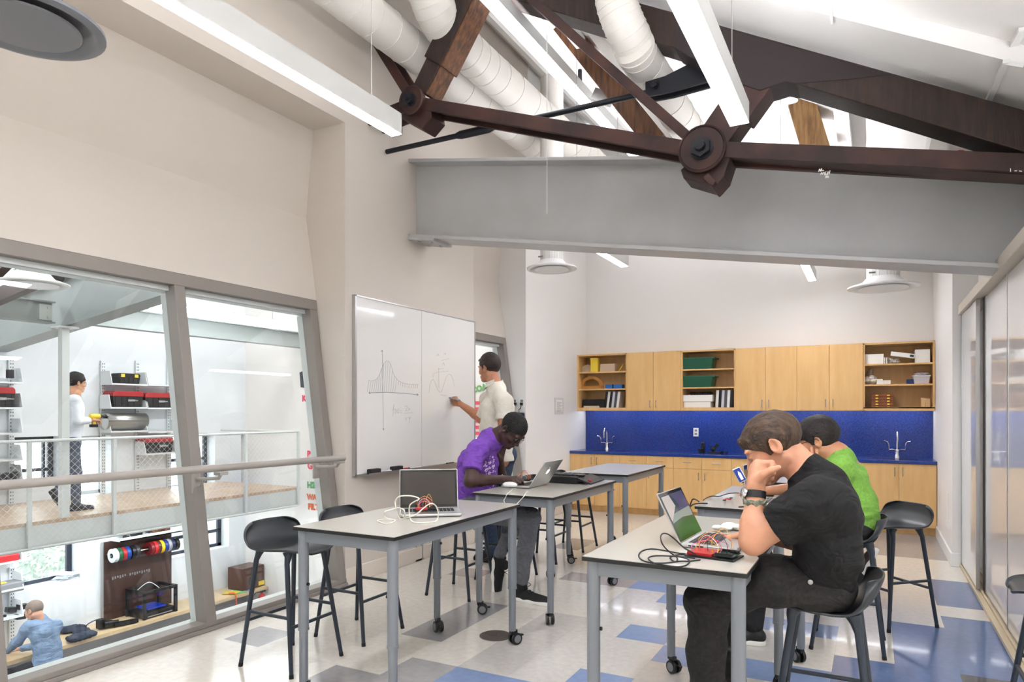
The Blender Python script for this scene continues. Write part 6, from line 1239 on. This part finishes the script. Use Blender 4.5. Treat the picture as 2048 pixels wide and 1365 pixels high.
# ------------------------------------------------------------ person 6: man seated at the lower counter, seen from behind
def person_seated():
    o = lambda u, v, x: onX(u, v, x); hd = Head(o(69, 1223, -10.0), (-.85, -.35, -.4), (-.4, 0, .9), 1.16); f = V(-.9, -.3, 0).normalized(); lat = V(.3, -.9, 0).normalized()
    neck = o(84, 1243, -9.93); shR = o(113, 1252, -9.9); shL = o(57, 1254, -9.92); chest = o(88, 1266, -9.9); mid = o(94, 1296, -9.86); pel = o(96, 1326, -9.82); elL = o(34, 1286, -10.15); wrL = o(14, 1304, -10.42); elR = V(-10.2, shR.y+.02, -1.86); wrR = V(-10.5, shR.y-.15, -1.92)
    hipR = pel+V(-.02, .1, -.02); hipL = pel+V(-.02, -.1, -.02); knR = hipR+V(-.42, .03, -.03); knL = hipL+V(-.30, -.22, -.1); anR = V(knR.x+.05, knR.y, LZ+.11); anL = V(knL.x, knL.y, LZ+.11)
    t = thing('person', 'man in blue shirt seen from behind seated at the lower counter', 'person', (pel.x, pel.y, LZ)); hN = hd.p(-.03, 0, -.06)
    body = hd.prims()+[rc(hN, neck, .062, .066, .03), rc(neck, chest, .08, .1), rc(chest, mid, .13, .12, .05, n=f, s=.8), rc(mid, pel, .12, .13, .05), rc(elL, wrL, .04, .03), rc(elR, wrR, .04, .03)]+hand(wrL, (-.9, -.2, 0), (0, 0, -1), (0, 1, 0), 1.1, (20, 20, 20))+hand(wrR, (-.9, -.2, 0), (0, 0, -1), (0, -1, 0), 1.1, (20, 20, 20))
    sdf_obj(body, .008, 'body', skin('skin_seated', (196, 148, 124)), t); face_parts(hd, t)
    sdf_obj(hd.hair((.09, .06, -.09, -.05), .004, .0), .007, 'hair', mat('grey_hair', (128, 112, 102), .8), t, noise(.0015, 120, 3)); SB = cloth('blue_shirt', (122, 144, 172), .06)
    sh = [rc(chest+lat*.06, mid+lat*.05, .13, .125, .05), rc(chest-lat*.06, mid-lat*.05, .13, .125, .05), rc(mid+lat*.05, pel+lat*.05, .125, .14, .05), rc(mid-lat*.05, pel-lat*.05, .125, .14, .05), rc(shL, shR, .08, .08, .05), rc(neck, chest, .08, .11, .05), rc(shL, elL, .072, .062, .03), rc(elL, mixv(elL, wrL, .9), .06, .046, .02), rc(shR, elR, .072, .062, .03), rc(elR, mixv(elR, wrR, .9), .06, .046, .02), rc(neck+V(0, 0, .01), neck+V(0, 0, .03), .07, .068, .01)]
    w1 = noise(.007, 26, 53); w2 = noise(.004, 55, 58); sdf_obj(sh, .0075, 'shirt', SB, t, lambda P: w1(P)+w2(P))
    tr_ = [rc(hipR, knR, .105, .08, .04), rc(hipL, knL, .105, .08, .04), rc(knR, anR, .075, .06, .03), rc(knL, anL, .075, .06, .03), el(pel+V(0, 0, -.05), (.16, .2, .10), None, .04)]
    sdf_obj(tr_, .009, 'trousers', cloth('black_trousers2', (26, 26, 30)), t, noise(.005, 34, 4))
    for a in (anL, anR): shoe(t, a+V(.06, 0, -.11), a+V(-.23, 0, -.11), 1.08, M['black'], M['rubber'])
person_seated()
# ============================================================ THINGS ON THE TABLES
M['key'] = mat('black_keys', (24, 24, 26), .5); M['lap'] = mat('laptop_aluminium', (196, 196, 194), .3, .75)
M['scr_dark'] = mat('dark_display', (30, 28, 28), .06, coat=.5)
def laptop(c, rz, opn, label, scr='dark', logo=False):
    t = thing('laptop', label, 'laptop', (c[0], c[1], TZ+.0015), rz, 'silver laptops'); w, d = .325, .225; M_ = MW[t.name]
    def bld(mb, name, m, par, **k): mb.v = [tuple(M_ @ Vector(v)) for v in mb.v]; return mb.build(name, m, par, **k)
    base = bld(MB().bb(0, d, -w/2, w/2, .002, .016), 'base', M['lap'], t, bevel=.004)
    b = MB()
    for r in range(5):
        for q in range(13): b.bb(.035+r*.02, .052+r*.02, -w/2+.03+q*.0206, -w/2+.047+q*.0206, .016, .0172)
    b.bb(.022, .032, -w/2+.03, w/2-.03, .016, .0170); bld(b, 'keyboard', M['key'], base)
    bld(MB().bb(.145, .213, -.05, .05, .016, .0164), 'trackpad', M['alu'], base)
    b = MB()
    for k in range(4): b.bb(.03+k*.016, .042+k*.016, -w/2-.0008, -w/2+.002, .006, .012)
    bld(b, 'side_ports', M['key'], base)
    a = math.radians(opn); dx, dz = math.cos(a), math.sin(a); L = .222; nx, nz = dz, -dx   # normal of display side towards user
    def q(s, y, o): return (s*dx+nx*o, y, .014+s*dz+nz*o)
    def slab(s0_, s1_, y0, y1, o0, o1): return MB().add([q(s0_, y0, o0), q(s1_, y0, o0), q(s1_, y1, o0), q(s0_, y1, o0), q(s0_, y0, o1), q(s1_, y0, o1), q(s1_, y1, o1), q(s0_, y1, o1)], [(0, 1, 2, 3), (4, 7, 6, 5), (0, 4, 5, 1), (1, 5, 6, 2), (2, 6, 7, 3), (3, 7, 4, 0)])
    lid = bld(slab(.003, L, -w/2, w/2, -.007, 0), 'lid', M['lap'], t, bevel=.003)
    bld(slab(.006, L-.004, -w/2+.004, w/2-.004, 0, .0008), 'bezel', M['scr_dark'], lid)
    if scr == 'dark': bld(slab(.022, L-.016, -w/2+.016, w/2-.016, .0008, .0012), 'display', mat('off_display', (54, 49, 46), .08, coat=.4), lid)
    else:
        bld(slab(.022, L-.016, -w/2+.016, w/2-.016, .0008, .0012), 'display', mat('lit_display', (40, 56, 60), .1, emit=.35), lid)
        def ps(name, pts, col, o, em=.4):
            bld(MB().add([q(s, y, o) for s, y in pts], [tuple(range(len(pts)))]), name, mat(name, col, .1, emit=em), lid)
        y0, y1 = -w/2+.017, w/2-.017
        ps('picture_grass', [(.024, y0), (.024, y1), (.085, y1), (.095, .0), (.08, y0)], (44, 62, 40), .0015)
        ps('picture_hill', [(.085, y0), (.095, 0), (.085, y1), (.13, y1), (.12, y0+.05)], (104, 116, 112), .0016)
        ps('picture_sky', [(.125, .0), (.13, y1), (L-.018, y1), (L-.018, y0+.12), (.15, .02)], (62, 60, 84), .0017)
        ps('picture_page', [(.09, y0), (.15, y0+.12), (L-.02, y0+.1), (L-.02, y0)], (150, 142, 138), .0018)
    if logo:
        b = MB(); n = 22; s0_, o = .125, -.0074
        pts = []
        for k in range(n):
            th_ = 2*PI*k/n; r = .021*(1+.06*math.cos(2*th_)) ; yy = r*math.cos(th_); ss = r*1.08*math.sin(th_)-(.004 if abs(yy) < .006 and math.sin(th_) > 0 else 0)
            if math.cos(th_) > .5 and abs(math.sin(th_)) < .75: yy -= .006*(1-abs(math.sin(th_))/.75)
            pts.append(q(s0_+ss, yy, o))
        b.add(pts, [tuple(range(n))]); b.add([q(s0_+.026, -.001, o), q(s0_+.031, .008, o), q(s0_+.039, .009, o), q(s0_+.034, 0, o)], [(0, 1, 2, 3)])
        bld(b, 'lit_fruit_mark', mat('logo_glow', (250, 250, 250), .3, emit=.8), lid)
    return t
laptop((-2.185, 3.147), math.radians(-53), 106, 'open silver laptop with dark blank screen on the left front table')
laptop((-2.175, 4.535), PI, 124, 'open silver laptop seen from behind before the boy in purple', 'dark', True)
laptop((-.685, 2.955), -.05, 117, 'open silver laptop with a green landscape picture before the boy in black', 'pic')
laptop((-.655, 4.37), 0, 95, 'silver laptop partly hidden on the table of the boy in green')
def onT(u, v, h=0): return onZ(u, v, TZ+h)
def cable(pts, org, sc, r, m, label, name='cable', base=TZ, cat='cable', grp=None):
    P_ = [onZ(org[0]+x/sc, org[1]+y/sc, base+h+r) for x, y, h in pts]; return solo(MB().tube(spline(P_, 7), r, 8), name, m, label, cat, grp, smooth=True)
WC = mat('white_cable', (232, 228, 214), .4); o1 = (750, 930)
cable([(255, 555, 0), (225, 500, .03), (212, 430, .07), (210, 370, .10), (250, 325, .13), (350, 318, .14), (430, 335, .13), (450, 355, .12), (400, 380, .10), (358, 415, .08), (350, 480, .04), (365, 560, 0), (410, 592, 0), (560, 592, 0), (632, 572, 0), (648, 500, .035), (625, 425, .08), (575, 398, .10), (510, 435, .08), (420, 510, .04), (330, 545, .0), (255, 560, 0)], o1, 5.12, .0032, WC, 'long white cable looping up in front of the dark laptop')
cable([(205, 566, 0), (110, 562, 0), (22, 576, 0), (120, 606, 0), (208, 572, 0), (105, 540, 0), (98, 485, .03), (160, 462, .04), (240, 442, .05), (292, 460, .05), (306, 500, .03), (305, 545, 0), (260, 500, .03), (262, 470, .04)], o1, 5.12, .0028, WC, 'thinner white cable with a folded end at the left of the laptop')
def board(c, rz, label, s=1.0, z=TZ, w=.15, d=.09):
    t = thing('circuit_board', label, 'circuit board', (c[0], c[1], z+.0015), rz, 'wired circuit boards'); M_ = MW[t.name]; rnd = random.Random(len(label))
    def bld(mb, name, m, par): mb.v = [tuple(M_ @ (Vector(v)*s)) for v in mb.v]; return mb.build(name, m, par)
    bld(MB().bb(-w/2, w/2, -d/2, d/2, 0, .006), 'base_plate', M['black'], t)
    bld(MB().bb(-w*.46, w*.05, -d*.42, d*.42, .0065, .016), 'red_breadboard', M['red_pl'], t)
    p = bld(MB().bb(w*.08, w*.46, -d*.4, d*.4, .0125, .015), 'green_board', mat('pcb', (24, 60, 50), .4), t); b = MB()
    for k in range(10): x, y = rnd.uniform(w*.1, w*.42), rnd.uniform(-d*.35, d*.35); b.bb(x-.006, x+.006, y-.004, y+.004, .015, .020+.004*rnd.random())
    b.bb(w*.1, w*.44, -d*.38, -d*.3, .015, .024); b.bb(w*.1, w*.44, d*.3, d*.38, .015, .024); bld(b, 'chips', M['black'], p)
    cs = [(235, 180, 40), (240, 120, 110), (226, 60, 70), (240, 240, 240), (30, 30, 30), (220, 90, 160), (245, 160, 60)]
    for k in range(8):
        a = Vector((rnd.uniform(-w*.4, 0), rnd.uniform(-d*.35, d*.35), .016)); e = Vector((rnd.uniform(w*.12, w*.42), rnd.choice((-1, 1))*d*.34, .024)); h = rnd.uniform(.04, .085)
        b = MB(); b.tube(spline([a, a+V(0, 0, h*.6), (a+e)/2+V(0, rnd.uniform(-.02, .02), h), e+V(0, 0, h*.5), e], 6), .0011, 5); bld(b, 'jumper_wire', mat('wire', cs[k % 7], .4), t)
    return t
q = onT(1428, 1114); board((q.x, q.y), -.15, 'red and black wired circuit board on the right front table', 1.0, w=.19, d=.12)
q = onZ(852, 1021, TZ+.02); board((q.x, q.y), .65, 'small red and black circuit board lying on the dark laptop', .8, TZ+.0185)
q = onT(1040, 966); board((q.x, q.y+.05), .2, 'red circuit board under the hand of the boy in purple', .9)
q = onT(1478, 993); board((q.x+.14, q.y+.12), .1, 'red circuit board behind the partly hidden laptop', .8)
BK = mat('black_cable', (26, 26, 28), .45); o3 = (1140, 1020)
cable([(1000, 358, .008), (960, 335, .02), (900, 300, .04), (830, 235, .07), (775, 195, .09), (735, 190, .09), (718, 215, .08), (728, 265, .06), (765, 315, .03), (820, 360, .0), (850, 385, 0), (838, 412, 0), (805, 398, 0), (795, 376, 0), (840, 360, 0), (930, 352, 0), (990, 345, 0)], o3, 3.9575, .0028, BK, 'black cable rising in a high loop beside the laptop of the boy in black')
cable([(975, 352, .0), (870, 346, .004), (760, 326, .0), (650, 311, .0), (575, 325, 0), (545, 358, 0), (565, 395, 0), (640, 420, 0), (760, 422, 0), (870, 408, 0), (950, 408, 0), (1030, 398, 0)], o3, 3.9575, .0028, BK, 'black cable lying in the widest loop on the right front table')
cable([(985, 385, 0), (900, 375, .008), (760, 366, .008), (660, 368, .004), (620, 386, 0), (660, 420, 0), (740, 438, .004), (850, 452, .0), (920, 440, 0), (946, 408, .008), (915, 385, .008), (850, 372, .012)], o3, 3.9575, .0028, BK, 'black cable curled nearest the edge of the right front table')
# tissue and pouch
b = MB(); q = onT(1458, 1062); rnd = random.Random(2)
for k in range(9): b.ball(q+V(rnd.uniform(-.045, .045), rnd.uniform(-.04, .04), .012+rnd.uniform(0, .012)), (.03, .026, .012), 8, Matrix.Rotation(rnd.uniform(-.6, .6), 3, 'X'))
tt = solo(b, 'crumpled_tissue', M['paper'], 'crumpled white tissue on the right front table by the hidden hand', 'tissue', smooth=True)
# T2: mouse, tool case
q = onZ(1020, 974, TZ+.018); t = thing('computer_mouse', 'white computer mouse resting on the laptop before the boy in purple', 'mouse', (q.x, q.y-.0, TZ+.0195), .4)
b = MB(); b.ball((q.x, q.y, TZ+.0195+.012), (.058, .032, .022), 20); b.v = [(v[0], v[1], max(v[2], TZ+.0196)) for v in b.v]; b.build('mouse_shell', M['white_pl'], t, smooth=True)
b = MB(); b.tube(spline([onT(1026, 979, .02), onT(1020, 984, .006), onT(1014, 989, .005), onY(1011, 996, 4.005), onY(1008, 1003, 4.0), onY(1015, 1014, 4.0), onY(1027, 1014, 4.0), onY(1040, 1002, 4.0), onY(1048, 993, 4.005), onT(1052, 987, .005), onT(1056, 984, .004)]), .003, 6); solo(b, 'mouse_cord', WC, 'white cord drooping over the edge of the purple boy\'s table', 'cord', smooth=True)
t = thing('tool_case', 'open black soft case with red trim behind the silver laptop', 'case', (-2.0, 4.95, TZ))
b = MB(); b.bb(-2.30, -1.99, 4.82, 5.06, TZ+.001, TZ+.055); b.build('tray', M['black'], t, bevel=.008)
b = MB(); b.add([(-1.985, 4.82, TZ+.035), (-1.985, 5.1, TZ+.05), (-1.87, 5.1, TZ+.012), (-1.87, 4.8, TZ+.004), (-1.985, 4.82, TZ+.047), (-1.985, 5.1, TZ+.06), (-1.87, 5.1, TZ+.022), (-1.87, 4.8, TZ+.014)], [(0, 3, 2, 1), (4, 5, 6, 7), (0, 1, 5, 4), (1, 2, 6, 5), (2, 3, 7, 6), (3, 0, 4, 7)]); b.build('flap', M['black'], t)
b = MB(); b.ball((-1.9, 4.86, TZ+.026), .014, 10); b.build('red_knob', M['red_pl'], t, smooth=True); b = MB(); b.bb(-2.29, -2.22, 4.815, 4.82, TZ+.01, TZ+.04); b.build('red_trim', M['red_pl'], t)
b = MB()
for k in range(7): b.ball((-2.24+.04*k, 4.93, TZ+.06), (.035, .06, .016), 8)
b.build('foam_contents', M['black'], t, smooth=True)
# T4: cables and clips
o4 = (1370, 920)
cable([(300, 665, 0), (360, 625, .0), (440, 598, .008), (560, 600, .004), (640, 575, .01), (720, 555, .012), (830, 545, .012), (940, 556, 0)], o4, 8.192, .0034, BK, 'black cable waving across the table of the boy in green')
P_ = [onT(1398, 1004, .004), onT(1394, 1006, .012)+V(-.02, 0, .02), V(-.965, 4.12, TZ-.0), V(-.985, 4.08, TZ-.12), V(-.97, 4.02, TZ-.2), V(-.955, 3.99, TZ-.08), V(-.93, 4.0, TZ+.01), onT(1402, 1008, .004)+V(.03, .03, 0)]
solo(MB().tube(spline(P_, 7), .004, 8), 'cable', BK, 'black cable loop hanging off the corner of the green boy\'s table', 'cable', smooth=True)
cable([(1330, 745, .003), (1180, 760, .0), (940, 772, 0), (880, 776, 0)], o4, 8.192, .0034, BK, 'black cable running from the laptop to the edge of the green boy\'s table')
b = MB(); rnd = random.Random(11)
for k in range(7): q = onT(1448+rnd.uniform(0, 18), 998+rnd.uniform(-1, 4), .004); b.mi(k % 2).box(q+V(0, 0, .003), (.018, .008, .006), Matrix.Rotation(rnd.uniform(0, 3), 3, 'Z'))
solo(b, 'wire_clips', [M['red_pl'], M['black']], 'little heap of red and black clips on the green boy\'s table', 'clips')
